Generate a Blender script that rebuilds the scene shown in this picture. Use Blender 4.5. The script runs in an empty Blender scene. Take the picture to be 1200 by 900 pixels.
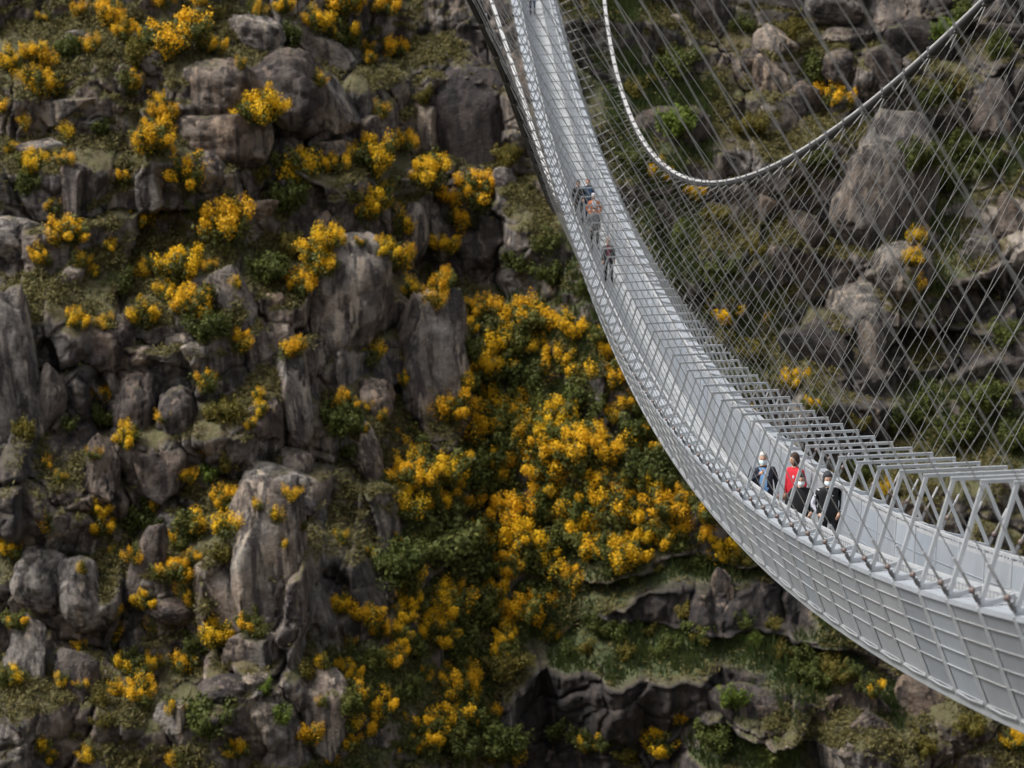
import bpy, bmesh, math, random
import numpy as np
from mathutils import Vector, Matrix, Quaternion

random.seed(7); RNG = np.random.RandomState(7)
scene = bpy.context.scene
COL = scene.collection

# ------------------------------------------------------------------ helpers
def link(o, parent=None):
    COL.objects.link(o)
    if parent is not None: o.parent = parent
    return o

def tag(o, label=None, cat=None, group=None, kind=None):
    if label: o['label'] = label
    if cat: o['category'] = cat
    if group: o['group'] = group
    if kind: o['kind'] = kind
    return o

def empty(name, loc=(0, 0, 0)):
    o = bpy.data.objects.new(name, None); o.location = loc
    o.empty_display_size = .2
    return link(o)

def np_mesh(name, V, F, mats=(), midx=None, smooth=True):
    """V (n,3), F (m,k) array with k fixed, or a list of lists."""
    me = bpy.data.meshes.new(name)
    V = np.asarray(V, np.float32)
    if isinstance(F, np.ndarray):
        n, k = F.shape
        me.vertices.add(len(V)); me.vertices.foreach_set('co', V.ravel())
        me.loops.add(n * k); me.loops.foreach_set('vertex_index', F.astype(np.int32).ravel())
        me.polygons.add(n); me.polygons.foreach_set('loop_start', np.arange(0, n * k, k, dtype=np.int32))
    else:
        me.from_pydata([tuple(map(float, v)) for v in V], [], [tuple(f) for f in F])
    for m in mats: me.materials.append(m)
    if midx is not None: me.polygons.foreach_set('material_index', np.asarray(midx, np.int32))
    me.polygons.foreach_set('use_smooth', np.full(len(me.polygons), smooth, dtype=bool))
    me.update(calc_edges=True); me.validate()
    return me

class MB:
    """collects beams, tubes, quads and blobs for ONE mesh"""
    def __init__(s): s.v = []; s.f = []; s.m = []
    def add(s, vs, fs, mi=0):
        b = len(s.v); s.v += [tuple(map(float, v)) for v in vs]; s.f += [tuple(i + b for i in f) for f in fs]; s.m += [mi] * len(fs)
    def beam(s, p, q, w, h, side=(1, 0, 0), mi=0):
        p = Vector(p); q = Vector(q); d = (q - p).normalized(); a = Vector(side)
        a = (a - d * a.dot(d))
        if a.length < 1e-4: a = d.orthogonal()
        a.normalize(); b = d.cross(a)
        vs = []
        for c in (p, q):
            for sx, sy in ((-1, -1), (1, -1), (1, 1), (-1, 1)): vs.append(c + a * (sx * w / 2) + b * (sy * h / 2))
        s.add(vs, [(0, 3, 2, 1), (4, 5, 6, 7), (0, 1, 5, 4), (1, 2, 6, 5), (2, 3, 7, 6), (3, 0, 4, 7)], mi)
    def tube(s, pts, r, n=8, mi=0, cap=True):
        pts = [Vector(p) for p in pts]
        rs = r if hasattr(r, '__len__') else [r] * len(pts)
        vs = []; fs = []; ref = None
        for i, p in enumerate(pts):
            d = (pts[min(i + 1, len(pts) - 1)] - pts[max(i - 1, 0)]).normalized()
            if ref is None: ref = d.orthogonal().normalized()
            a = (ref - d * ref.dot(d)).normalized(); ref = a; b = d.cross(a)
            for j in range(n):
                t = 2 * math.pi * j / n; vs.append(p + a * (rs[i] * math.cos(t)) + b * (rs[i] * math.sin(t)))
        for i in range(len(pts) - 1):
            for j in range(n):
                k = (j + 1) % n; fs.append((i * n + j, i * n + k, (i + 1) * n + k, (i + 1) * n + j))
        if cap: fs.append(tuple(range(n - 1, -1, -1))); fs.append(tuple((len(pts) - 1) * n + j for j in range(n)))
        s.add(vs, fs, mi)
    def quad(s, a, b, c, d, mi=0): s.add([a, b, c, d], [(0, 1, 2, 3)], mi)
    def ball(s, c, r, sc=(1, 1, 1), n=10, m=7, mi=0, fn=None):
        vs = []; fs = []
        for i in range(m + 1):
            ph = math.pi * i / m
            for j in range(n):
                th = 2 * math.pi * j / n
                v = Vector((math.sin(ph) * math.cos(th) * sc[0], math.sin(ph) * math.sin(th) * sc[1], math.cos(ph) * sc[2])) * r
                if fn: v = fn(v)
                vs.append(v + Vector(c))
        for i in range(m):
            for j in range(n):
                k = (j + 1) % n; fs.append((i * n + j, (i + 1) * n + j, (i + 1) * n + k, i * n + k))
        s.add(vs, fs, mi)
    def build(s, name, mats, parent=None, smooth=False, color=None):
        me = np_mesh(name, s.v, s.f, mats if isinstance(mats, (list, tuple)) else [mats], s.m, smooth)
        o = bpy.data.objects.new(name, me)
        if color: o.color = color
        return link(o, parent)

# ------------------------------------------------------------------ noise
def _hash(ix, iy, seed):
    n = (ix.astype(np.int64) * 374761393 + iy.astype(np.int64) * 668265263 + seed * 1442695041) & 0xFFFFFFFF
    n = ((n ^ (n >> 13)) * 1274126177) & 0xFFFFFFFF
    n = n ^ (n >> 16)
    return (n & 0xFFFFFF).astype(np.float64) / 0xFFFFFF
def vnoise(x, y, seed=0):
    ix = np.floor(x); iy = np.floor(y); fx = x - ix; fy = y - iy
    fx = fx * fx * fx * (fx * (fx * 6 - 15) + 10); fy = fy * fy * fy * (fy * (fy * 6 - 15) + 10)
    a = _hash(ix, iy, seed); b = _hash(ix + 1, iy, seed); c = _hash(ix, iy + 1, seed); d = _hash(ix + 1, iy + 1, seed)
    return (a * (1 - fx) + b * fx) * (1 - fy) + (c * (1 - fx) + d * fx) * fy - .5
def fbm(x, y, seed=0, octs=5, gain=.5):
    s = 0; a = 1; f = 1
    for o in range(octs):
        s = s + a * vnoise(x * f + 17.3 * o, y * f - 9.1 * o, seed + o); a *= gain; f *= 2.03
    return s
def voronoi(x, y, seed=0):
    ix = np.floor(x); iy = np.floor(y)
    f1 = np.full(x.shape, 9.); f2 = np.full(x.shape, 9.); cid = np.zeros(x.shape); dx1 = np.zeros(x.shape); dy1 = np.zeros(x.shape)
    for i in (-1, 0, 1):
        for j in (-1, 0, 1):
            cx = ix + i; cy = iy + j
            px = cx + .1 + .8 * _hash(cx, cy, seed); py = cy + .1 + .8 * _hash(cx, cy, seed + 5)
            d = np.hypot(px - x, py - y)
            nw = d < f1
            f2 = np.where(nw, f1, np.minimum(f2, d)); cid = np.where(nw, _hash(cx, cy, seed + 11), cid)
            dx1 = np.where(nw, x - px, dx1); dy1 = np.where(nw, y - py, dy1)
            f1 = np.where(nw, d, f1)
    return f1, f2, cid, dx1, dy1
def sstep(a, b, x):
    t = np.clip((x - a) / (b - a), 0, 1); return t * t * (3 - 2 * t)

# ------------------------------------------------------------------ camera (pose recovered from the photograph)
P_ = [14.12909, 7.41565, 0.18096, 0.0404, 3.03752, 25.63517, 1.67635, 75.38913, 2.19196, 1.1941, 1.28497, 2.63069, 0.76992, -0.03533, -0.05374]
H_, D_, pitch, yaw, FK = P_[:5]; roll = P_[13]
CAM = np.array([-D_, 0, H_]); FPX = FK * 1000
cp, sp, cy_, sy_ = math.cos(pitch), math.sin(pitch), math.cos(yaw), math.sin(yaw)
FW = np.array([sy_ * cp, cy_ * cp, -sp]); RT0 = np.array([cy_, -sy_, 0.]); UP0 = np.cross(RT0, FW)
RT = RT0 * math.cos(roll) + UP0 * math.sin(roll); UP = UP0 * math.cos(roll) - RT0 * math.sin(roll)
cam = bpy.data.cameras.new('camera'); cam_o = link(bpy.data.objects.new('camera', cam))
cam_o.matrix_world = Matrix(((RT[0], UP[0], -FW[0], CAM[0]), (RT[1], UP[1], -FW[1], CAM[1]), (RT[2], UP[2], -FW[2], CAM[2]), (0, 0, 0, 1)))
cam.sensor_width = 36; cam.lens = FPX / 1200 * 36
cam.clip_start = .5; cam.clip_end = 3000
cam.dof.use_dof = True; cam.dof.focus_distance = 52; cam.dof.aperture_fstop = 1.65
scene.camera = cam_o
def project(X):
    v = np.asarray(X, float) - CAM; z = v @ FW
    return 600 + FPX * (v @ RT) / z, 450 - FPX * (v @ UP) / z, z
def pix_ray(u, v):
    d = FW + RT * ((u - 600) / FPX) - UP * ((v - 450) / FPX); return d   # unit depth

# ------------------------------------------------------------------ materials
def new_mat(name):
    m = bpy.data.materials.new(name); m.use_nodes = True
    nt = m.node_tree; nt.nodes.clear()
    out = nt.nodes.new('ShaderNodeOutputMaterial'); b = nt.nodes.new('ShaderNodeBsdfPrincipled')
    nt.links.new(b.outputs[0], out.inputs[0])
    return m, nt, b
def N(nt, t, **kw):
    n = nt.nodes.new(t)
    for k, v in kw.items(): setattr(n, k, v)
    return n
def mixc(nt, fac, a, b, mode='MIX'):
    n = N(nt, 'ShaderNodeMix', data_type='RGBA', blend_type=mode)
    for sock, val in ((n.inputs[0], fac), (n.inputs[6], a), (n.inputs[7], b)):
        if hasattr(val, 'links') or isinstance(val, bpy.types.NodeSocket): nt.links.new(val, sock)
        elif isinstance(val, (int, float)): sock.default_value = val
        else: sock.default_value = (*val, 1)
    return n.outputs[2]
def ramp(nt, fac, a, b):
    n = N(nt, 'ShaderNodeMapRange'); n.clamp = True; n.interpolation_type = 'SMOOTHSTEP'
    nt.links.new(fac, n.inputs[0]); n.inputs[1].default_value = a; n.inputs[2].default_value = b
    return n.outputs[0]
def noise(nt, scale, vec=None, detail=4, rough=.55):
    n = N(nt, 'ShaderNodeTexNoise'); n.inputs['Scale'].default_value = scale; n.inputs['Detail'].default_value = detail; n.inputs['Roughness'].default_value = rough
    if vec is not None: nt.links.new(vec, n.inputs['Vector'])
    return n.outputs['Fac']
def scaled_pos(nt, s, rnd=False):
    g = N(nt, 'ShaderNodeNewGeometry'); m = N(nt, 'ShaderNodeVectorMath', operation='MULTIPLY'); m.inputs[1].default_value = s
    nt.links.new(g.outputs['Position'], m.inputs[0]); return m.outputs[0]
def mul(nt, a, b):
    n = N(nt, 'ShaderNodeMath', operation='MULTIPLY')
    for i, v in enumerate((a, b)):
        if isinstance(v, (int, float)): n.inputs[i].default_value = v
        else: nt.links.new(v, n.inputs[i])
    return n.outputs[0]
def attr(nt, name):
    n = N(nt, 'ShaderNodeAttribute'); n.attribute_name = name; return n

def plain(name, c, rough=.6, metal=0., var=.12, scale=8):
    m, nt, b = new_mat(name)
    f = noise(nt, scale, scaled_pos(nt, (1, 1, 1)))
    col = mixc(nt, f, tuple(x * (1 - var) for x in c), tuple(min(1, x * (1 + var)) for x in c))
    nt.links.new(col, b.inputs['Base Color']); b.inputs['Roughness'].default_value = rough; b.inputs['Metallic'].default_value = metal
    return m

def rock_nodes(nt, tint=None):
    """grey granite: vertical dark water stains, pale scars, lichen specks. returns colour, height"""
    p1 = scaled_pos(nt, (1, 1, 1)); pst = scaled_pos(nt, (1.2, 1.2, .2))
    big = noise(nt, .16, p1, 3); mid = noise(nt, .75, p1, 6, .62); st = noise(nt, .8, pst, 5, .6); st2 = noise(nt, 2.4, pst, 4, .6); fine = noise(nt, 5, p1, 6, .7)
    c = mixc(nt, ramp(nt, mid, .32, .7), (.12, .108, .102), (.36, .335, .31))
    c = mixc(nt, ramp(nt, big, .42, .62), c, mixc(nt, ramp(nt, mid, .3, .7), (.13, .10, .085), (.33, .265, .215)))          # brown areas
    c = mixc(nt, mul(nt, ramp(nt, st, .47, .58), .86), c, (.034, .026, .029))                                    # dark stains
    c = mixc(nt, mul(nt, ramp(nt, st2, .56, .68), .5), c, (.045, .036, .038))
    c = mixc(nt, mul(nt, ramp(nt, noise(nt, .9, pst, 4), .57, .64), .8), c, (.47, .40, .33))               # pale scars
    c = mixc(nt, mul(nt, ramp(nt, noise(nt, 6.5, p1, 3, .6), .6, .7), .55), c, (.40, .40, .36))           # lichen
    c = mixc(nt, ramp(nt, fine, .25, .75), mixc(nt, 1., c, (.62, .62, .62), 'MULTIPLY'), c)
    h = N(nt, 'ShaderNodeMath', operation='ADD'); nt.links.new(mul(nt, mid, 1.0), h.inputs[0]); nt.links.new(mul(nt, fine, .45), h.inputs[1])
    return c, h.outputs[0]

def make_boulder_mat():
    m, nt, b = new_mat('granite_boulder')
    c, h = rock_nodes(nt)
    oi = N(nt, 'ShaderNodeObjectInfo')
    c = mixc(nt, 1., c, oi.outputs['Color'], 'MULTIPLY')
    c = mixc(nt, 1., c, (.9, .89, .88), 'MULTIPLY')
    # moss on the flat tops
    g = N(nt, 'ShaderNodeNewGeometry'); sx = N(nt, 'ShaderNodeSeparateXYZ'); nt.links.new(g.outputs['Normal'], sx.inputs[0])
    ms = mul(nt, ramp(nt, sx.outputs[2], .6, .95), ramp(nt, noise(nt, .9, scaled_pos(nt, (1, 1, 1)), 4), .5, .62))
    c = mixc(nt, mul(nt, ms, .7), c, (.075, .07, .028))
    nt.links.new(c, b.inputs['Base Color']); b.inputs['Roughness'].default_value = .85
    bp = N(nt, 'ShaderNodeBump'); bp.inputs['Strength'].default_value = 1.; bp.inputs['Distance'].default_value = .5
    nt.links.new(h, bp.inputs['Height']); nt.links.new(bp.outputs[0], b.inputs['Normal'])
    return m
def make_cliff_mat():
    m, nt, b = new_mat('cliff_surface')
    c, h = rock_nodes(nt); c = mixc(nt, 1., c, (.74, .715, .70), 'MULTIPLY')
    wn = noise(nt, 1.1, scaled_pos(nt, (1.3, 1.3, .16)), 6, .65)
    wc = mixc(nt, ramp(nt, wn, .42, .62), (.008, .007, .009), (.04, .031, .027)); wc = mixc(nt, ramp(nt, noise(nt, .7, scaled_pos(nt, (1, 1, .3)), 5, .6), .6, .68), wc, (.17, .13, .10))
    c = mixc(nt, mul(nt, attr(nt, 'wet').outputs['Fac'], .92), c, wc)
    c = mixc(nt, mul(nt, attr(nt, 'pale').outputs['Fac'], .6), c, (.42, .36, .30))
    p1 = scaled_pos(nt, (1, 1, 1))
    vg = mixc(nt, ramp(nt, noise(nt, .7, p1, 5, .65), .35, .65), (.085, .056, .03), (.075, .072, .022))
    vg = mixc(nt, ramp(nt, noise(nt, 3.2, p1, 5, .7), .42, .7), vg, (.13, .11, .06))
    gr = mixc(nt, ramp(nt, noise(nt, 1.2, p1, 5, .65), .3, .7), (.028, .045, .016), (.068, .08, .027))
    vg = mixc(nt, attr(nt, 'green').outputs['Fac'], vg, gr)
    c = mixc(nt, attr(nt, 'veg').outputs['Fac'], c, vg)
    nt.links.new(c, b.inputs['Base Color']); b.inputs['Roughness'].default_value = .9
    bp = N(nt, 'ShaderNodeBump'); bp.inputs['Strength'].default_value = .9; bp.inputs['Distance'].default_value = .4
    nt.links.new(h, bp.inputs['Height']); nt.links.new(bp.outputs[0], b.inputs['Normal'])
    return m
def leaf_mat(name, c1, c2, trans=.25, rough=.65):
    m, nt, b = new_mat(name)
    oi = N(nt, 'ShaderNodeObjectInfo')
    f = noise(nt, 1.6, scaled_pos(nt, (1, 1, 1)), 3, .7)
    c = mixc(nt, ramp(nt, f, .3, .7), c1, c2)
    c = mixc(nt, 1., c, oi.outputs['Color'], 'MULTIPLY')
    nt.links.new(c, b.inputs['Base Color']); b.inputs['Roughness'].default_value = rough
    b.inputs['Specular IOR Level'].default_value = .25
    tr = N(nt, 'ShaderNodeBsdfTranslucent'); nt.links.new(c, tr.inputs[0])
    mx = N(nt, 'ShaderNodeMixShader'); mx.inputs[0].default_value = trans
    nt.links.new(b.outputs[0], mx.inputs[1]); nt.links.new(tr.outputs[0], mx.inputs[2])
    nt.links.new(mx.outputs[0], [n for n in nt.nodes if n.type == 'OUTPUT_MATERIAL'][0].inputs[0])
    return m
def steel_mat(name, c, rough=.45, metal=.35, obj=True, mesh=False):
    m, nt, b = new_mat(name)
    p1 = scaled_pos(nt, (1, 1, 1)); ps = scaled_pos(nt, (6, 6, .7))
    f = noise(nt, 2.2, p1, 4, .6); g = noise(nt, 3, ps, 4, .6)
    col = mixc(nt, f, tuple(x * .86 for x in c), tuple(min(1, x * 1.1) for x in c))
    col = mixc(nt, mul(nt, ramp(nt, g, .45, .75), .5), col, tuple(x * .72 for x in c))
    if mesh:   # woven galvanised wire: dark between the wires painted as faint bands on the solid panel
        pf = scaled_pos(nt, (1, 1, 1))
        w = N(nt, 'ShaderNodeTexWave'); w.wave_type = 'BANDS'; w.bands_direction = 'Y'; w.inputs['Scale'].default_value = 7; w.inputs['Distortion'].default_value = .6; w.inputs['Detail'].default_value = 2
        nt.links.new(pf, w.inputs['Vector'])
        col = mixc(nt, mul(nt, ramp(nt, w.outputs['Fac'], .35, .9), .14), col, tuple(x * .55 for x in c))
    if obj:
        oi = N(nt, 'ShaderNodeObjectInfo'); col = mixc(nt, 1., col, oi.outputs['Color'], 'MULTIPLY')
    nt.links.new(col, b.inputs['Base Color']); b.inputs['Metallic'].default_value = metal
    rr = N(nt, 'ShaderNodeMapRange'); nt.links.new(f, rr.inputs[0]); rr.inputs[3].default_value = rough - .1; rr.inputs[4].default_value = rough + .15
    nt.links.new(rr.outputs[0], b.inputs['Roughness'])
    return m

M_boulder = make_boulder_mat(); M_cliff = make_cliff_mat()
M_flower = leaf_mat('broom_flower', (.60, .325, .007), (.82, .49, .014), .2)
M_leaf = leaf_mat('broom_leaf', (.042, .055, .012), (.125, .125, .028), .25)
M_heath = leaf_mat('heath_leaf', (.06, .058, .018), (.15, .125, .042), .2)
M_grass = leaf_mat('grass_blade', (.034, .062, .019), (.10, .122, .038), .25)
M_wood = plain('shrub_wood', (.09, .07, .05), .9)
M_steel = steel_mat('galvanised_steel', (.34, .36, .38))
M_mesh = steel_mat('galvanised_mesh', (.275, .297, .325), .6, .2, True, True)
M_floor = steel_mat('grating_floor', (.41, .43, .445), .6, .15)
M_cable = steel_mat('cable_steel', (.46, .46, .455), .5, .25)
M_wire = steel_mat('wire_rope', (.27, .27, .265), .55, .3)
M_black_strand = plain('black_strand', (.012, .012, .013), .5)
M_dark = plain('dark_shackle', (.13, .13, .135), .45, .4)
M_pin = plain('reddish_socket', (.17, .13, .12), .5, .3)
M_rail = steel_mat('bright_rail', (.44, .45, .46), .5, .25)

# ------------------------------------------------------------------ hillside
# what covers each 75 px cell of the photograph: R rock, D dark wet rock, P pale rock, M moss and rock mixed, G grass, S scrub
ZONES = ["MMMMRMMDMGMPMRDD",
         "MRMRRRMDMGGMPRMD",
         "RRMRRRMDMGGPMRGG",
         "RMMRMMRDMGGPMMGP",
         "RMMMMRRMGGGGMRGD",
         "RDRMRRRSSSGGMDDD",
         "DDRRRMDSSSSGDDGG",
         "DRRMRMSSSSSMMMMM",
         "MMRMRDSSSSSGMMMM",
         "RRRRRDSSSGDDGMMM",
         "RRMRRSSSDDDGGMMM",
         "RMMMRSSSDDDMMMMM"]
ZV = {'R': (1, .0, .36, .1, 0), 'D': (1, .85, .1, 0, 0), 'P': (.9, 0, .25, 0, 1), 'M': (.75, .12, .76, .32, 0), 'G': (.4, .1, .85, .85, 0), 'S': (.25, .15, .9, .6, 0)}
ZA = np.array([[ZV[c] for c in row] for row in ZONES])     # rock, wet, veg, green, pale
def zone(u, v):
    x = np.clip(u / 75 - .5, -.49, 15.49); y = np.clip(v / 75 - .5, -.49, 11.49)
    x0 = np.clip(np.floor(x), 0, 14).astype(int); y0 = np.clip(np.floor(y), 0, 10).astype(int)
    fx = np.clip(x - x0, 0, 1)[..., None]; fy = np.clip(y - y0, 0, 1)[..., None]
    fx = fx * fx * (3 - 2 * fx); fy = fy * fy * (3 - 2 * fy)
    return (ZA[y0, x0] * (1 - fx) + ZA[y0, x0 + 1] * fx) * (1 - fy) + (ZA[y0 + 1, x0] * (1 - fx) + ZA[y0 + 1, x0 + 1] * fx) * fy

def base_y(x, z):
    y = 206 + (z + 22) * .74
    y = y - 9 * sstep(4, -16, x) + 9 * np.exp(-((x + 4 + .2 * (z + 20)) / 12) ** 2) + 6 * sstep(8, 30, x) - 4 * sstep(28, 60, x)
    return y
# recesses and bulges of the rock: (u, v, half width, half height, metres away from (+) or towards (-) the viewer)
FEATURES = [(1075, 425, 130, 42, 3.), (545, 150, 50, 60, 1.0), (545, 245, 60, 30, .6),
            (60, 440, 16, 60, 2.2), (28, 500, 22, 110, -2.2), (375, 420, 14, 80, 1.4),
            (305, 680, 62, 105, -2.8), (512, 440, 36, 80, -2.5), (395, 620, 18, 90, 1.2), (1035, 235, 45, 90, -2), (1090, 60, 60, 40, 2),
            (120, 470, 12, 40, 1.8), (1140, 350, 40, 30, 2.5), (390, 735, 30, 90, 1.1), (850, 300, 50, 60, -1)]

def axis(lo, a, b, hi, nd, no):
    l = a - (a - lo) * (np.linspace(1, 0, no + 1)[:-1] ** 1.7); r = b + (hi - b) * (np.linspace(0, 1, no + 1)[1:] ** 1.7)
    return np.concatenate([l, np.linspace(a, b, nd), r])
gx = axis(-170, -52, 50, 190, 820, 40); gz = axis(-110, -60, 22, 75, 700, 30)
X, Z = np.meshgrid(gx, gz)
Yb = base_y(X, Z)
U_, V_, _ = project(np.stack([X, Yb, Z], -1))
wu = 30 * fbm(X / 7, Z / 7, 3, 4); wv = 30 * fbm(X / 7 + 40, Z / 7, 4, 4)
ZN = zone(U_ + wu * 1.3, V_ + wv * 1.3); rock, wet, veg, green, pale = [ZN[..., i] for i in range(5)]
inside = ((U_ > -60) & (U_ < 1260) & (V_ > -60) & (V_ < 960)).astype(float)
# the lower ledges under the bridge: two dark steep walls with grass slopes between them (lines in photograph pixels)
def between(u, v, us, tops, bots, soft=7):
    t = np.interp(u, us, tops); b_ = np.interp(u, us, bots)
    return sstep(-soft, soft, v - t) * sstep(-soft, soft, b_ - v) * sstep(us[0] - 12, us[0] + 12, u) * (1 - sstep(us[-1] - 12, us[-1] + 12, u))
Uw = U_ + wu * .8; Vw = V_ + wv * .8 + 10 * fbm(X / 1.8, Z / 1.8, 64, 3)
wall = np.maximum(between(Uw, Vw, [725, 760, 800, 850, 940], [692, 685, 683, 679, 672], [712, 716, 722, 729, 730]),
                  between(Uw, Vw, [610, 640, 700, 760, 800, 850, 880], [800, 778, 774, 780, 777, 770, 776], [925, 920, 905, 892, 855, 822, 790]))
lawn = np.maximum(between(Uw, Vw, [640, 700, 760, 800, 850, 890], [745, 712, 712, 724, 731, 733], [800, 772, 777, 774, 766, 766]), between(Uw, Vw, [690, 800, 910], [668, 664, 655], [690, 682, 677], 4))
lawn = np.maximum(lawn, between(Uw, Vw, [840, 880, 950, 1050], [728, 728, 752, 792], [775, 790, 815, 835]))
lawn = np.maximum(lawn, between(Uw, Vw, [800, 850, 930], [845, 852, 880], [905, 905, 915])) * (1 - wall)
low_ = np.clip(wall + lawn, 0, 1)
D_ = lawn * .75 - wall * .72
dz = np.gradient(gz)[:, None]
shift = -(np.cumsum((D_ * dz)[::-1], 0)[::-1])
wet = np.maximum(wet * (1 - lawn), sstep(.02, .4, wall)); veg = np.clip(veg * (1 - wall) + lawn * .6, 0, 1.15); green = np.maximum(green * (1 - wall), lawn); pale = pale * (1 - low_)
Yb = Yb + shift
# terraces: steep faces between vegetated ledges
per = 8.5; q = (Z + 3.2 * fbm(X / 16, Z / 30, 21, 4) * 2 + .12 * X) / per
fr = q - np.floor(q); step = np.floor(q) + sstep(.62, 1.0, fr)
Y = Yb + (step - q) * per * .74 * (.25 + .5 * rock) * (1 - .85 * low_)
wx = X + 1.1 * fbm(X / 5, Z / 5, 31, 4) * 2; wz = Z + 1.1 * fbm(X / 5, Z / 5, 32, 4) * 2
def blocks(cell, asp, seed, amp_off, amp_dome, amp_crack, cw):
    f1, f2, cid, dx, dy = voronoi(wx / cell, wz / (cell * asp), seed)
    return -amp_off * (cid - .5) * 2 - amp_dome * np.sqrt(np.maximum(0, 1 - (f1 * 1.15) ** 2)) + amp_crack * (1 - sstep(0, cw, f2 - f1)) + (cid - .5) * dx * 2.6 * amp_off - dy * 1.0 * amp_off
ra = (.38 + .62 * rock) * (1 - .72 * lawn - .25 * wall)
Y = Y + ra * blocks(7.5, 1.3, 41, 1.6, 1.5, .7, .06)
Y = Y + ra * blocks(3.1, 1.25, 42, .42, .5, .3, .08)
Y = Y + ra * blocks(1.2, 1.1, 43, .08, .14, .08, .2) * (.4 + .9 * (fbm(X / 9, Z / 9, 44, 2) > -.05))
Y = Y - fbm(X / 9, Z / 9, 51, 4) * 3.2 - fbm(X / 2.2, Z / 2.2, 52, 5) * .45 * (.4 + .6 * rock) - fbm(X / .55, Z / .55, 53, 3) * .16
for (fu, fv, hw, hh, dep) in FEATURES:
    e = ((U_ + wu * .6 - fu) / hw) ** 2 + ((V_ + wv * .5 - fv) / hh) ** 2
    Y = Y + dep * (1 - sstep(.75, 1.25, e))
# normals and vertex masks
dYx = np.gradient(Y, gx, axis=1); dYz = np.gradient(Y, gz, axis=0)
nl = np.sqrt(dYx ** 2 + 1 + dYz ** 2); nz = dYz / nl
nzb = nz.copy()
for _ in range(3):
    nzb[1:-1, 1:-1] = (nzb[1:-1, 1:-1] * 4 + nzb[:-2, 1:-1] + nzb[2:, 1:-1] + nzb[1:-1, :-2] + nzb[1:-1, 2:]) / 8
vn = fbm(X / 3, Z / 3, 61, 5)
vegm = sstep(.34, .62, nzb + (veg - .5) * .75 + vn * .42)
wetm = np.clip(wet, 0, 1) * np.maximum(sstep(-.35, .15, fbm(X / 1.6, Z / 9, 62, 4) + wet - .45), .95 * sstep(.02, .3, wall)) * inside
palem = np.clip(pale, 0, 1) * sstep(-.1, .12, fbm(X / 4, Z / 5, 63, 4)) * inside
vegm = vegm * (1 - .75 * wetm)
nr, nc = X.shape
idx = np.arange(nr * nc).reshape(nr, nc)
F = np.stack([idx[:-1, :-1], idx[:-1, 1:], idx[1:, 1:], idx[1:, :-1]], -1).reshape(-1, 4)
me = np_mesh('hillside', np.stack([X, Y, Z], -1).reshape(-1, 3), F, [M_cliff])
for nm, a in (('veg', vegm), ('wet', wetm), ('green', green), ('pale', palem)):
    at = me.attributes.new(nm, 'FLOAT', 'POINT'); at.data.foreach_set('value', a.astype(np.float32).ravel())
tag(link(bpy.data.objects.new('hillside', me)), 'steep granite hillside with mossy ledges across the gorge', 'hillside', kind='structure')
# valley floor reaching far out below the hillside
vb = MB(); vb.quad((-1500, -800, -108), (1500, -800, -108), (1500, 175, -108), (-1500, 175, -108))
tag(vb.build('ground', M_cliff), 'gorge floor far below the bridge', 'ground', kind='structure')

# the near bank of the gorge: falls away under the first frames of the bridge and rises behind the viewpoint
bx = np.linspace(-260, 260, 90); bt = np.linspace(0, 1, 80)
prof_y = np.interp(bt, [0, .35, .5, 1], [-230, -40, -2, 120]); prof_z = np.interp(bt, [0, .35, .5, 1], [120, 42, 6, -108])
BX, BT = np.meshgrid(bx, bt); BY = np.interp(BT, bt, prof_y); BZ = np.interp(BT, bt, prof_z)
wl = np.clip(np.abs(BY) / 14, 0, 1)
BZ = BZ + (fbm(BX / 30, BY / 30, 81, 5) * 10 - 3 + fbm(BX / 6, BY / 6, 82, 4) * 2) * wl - 3
bi = np.arange(BX.size).reshape(BX.shape); bF = np.stack([bi[:-1, :-1], bi[:-1, 1:], bi[1:, 1:], bi[1:, :-1]], -1).reshape(-1, 4)
bme = np_mesh('near_bank', np.stack([BX, BY, BZ], -1).reshape(-1, 3), bF, [M_cliff])
at = bme.attributes.new('veg', 'FLOAT', 'POINT'); at.data.foreach_set('value', np.full(BX.size, .7, np.float32))
tag(link(bpy.data.objects.new('terrain', bme)), 'near bank of the gorge behind the viewpoint', 'terrain', kind='structure')

def terrain(x, z):
    i = np.clip(np.searchsorted(gx, x) - 1, 0, nc - 2); j = np.clip(np.searchsorted(gz, z) - 1, 0, nr - 2)
    fx = (x - gx[i]) / (gx[i + 1] - gx[i]); fz = (z - gz[j]) / (gz[j + 1] - gz[j])
    return (Y[j, i] * (1 - fx) + Y[j, i + 1] * fx) * (1 - fz) + (Y[j + 1, i] * (1 - fx) + Y[j + 1, i + 1] * fx) * fz
def samp(A, x, z):
    i = np.clip(np.searchsorted(gx, x) - 1, 0, nc - 2); j = np.clip(np.searchsorted(gz, z) - 1, 0, nr - 2); return A[j, i]
def hit(u, v):
    d = pix_ray(u, v); t = np.arange(150, 270, .2)
    P = CAM + d * t[:, None]; g = P[:, 1] - terrain(P[:, 0], P[:, 2])
    k = np.argmax(g > 0) if (g > 0).any() else len(t) - 1
    return P[k], t[k]

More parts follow.
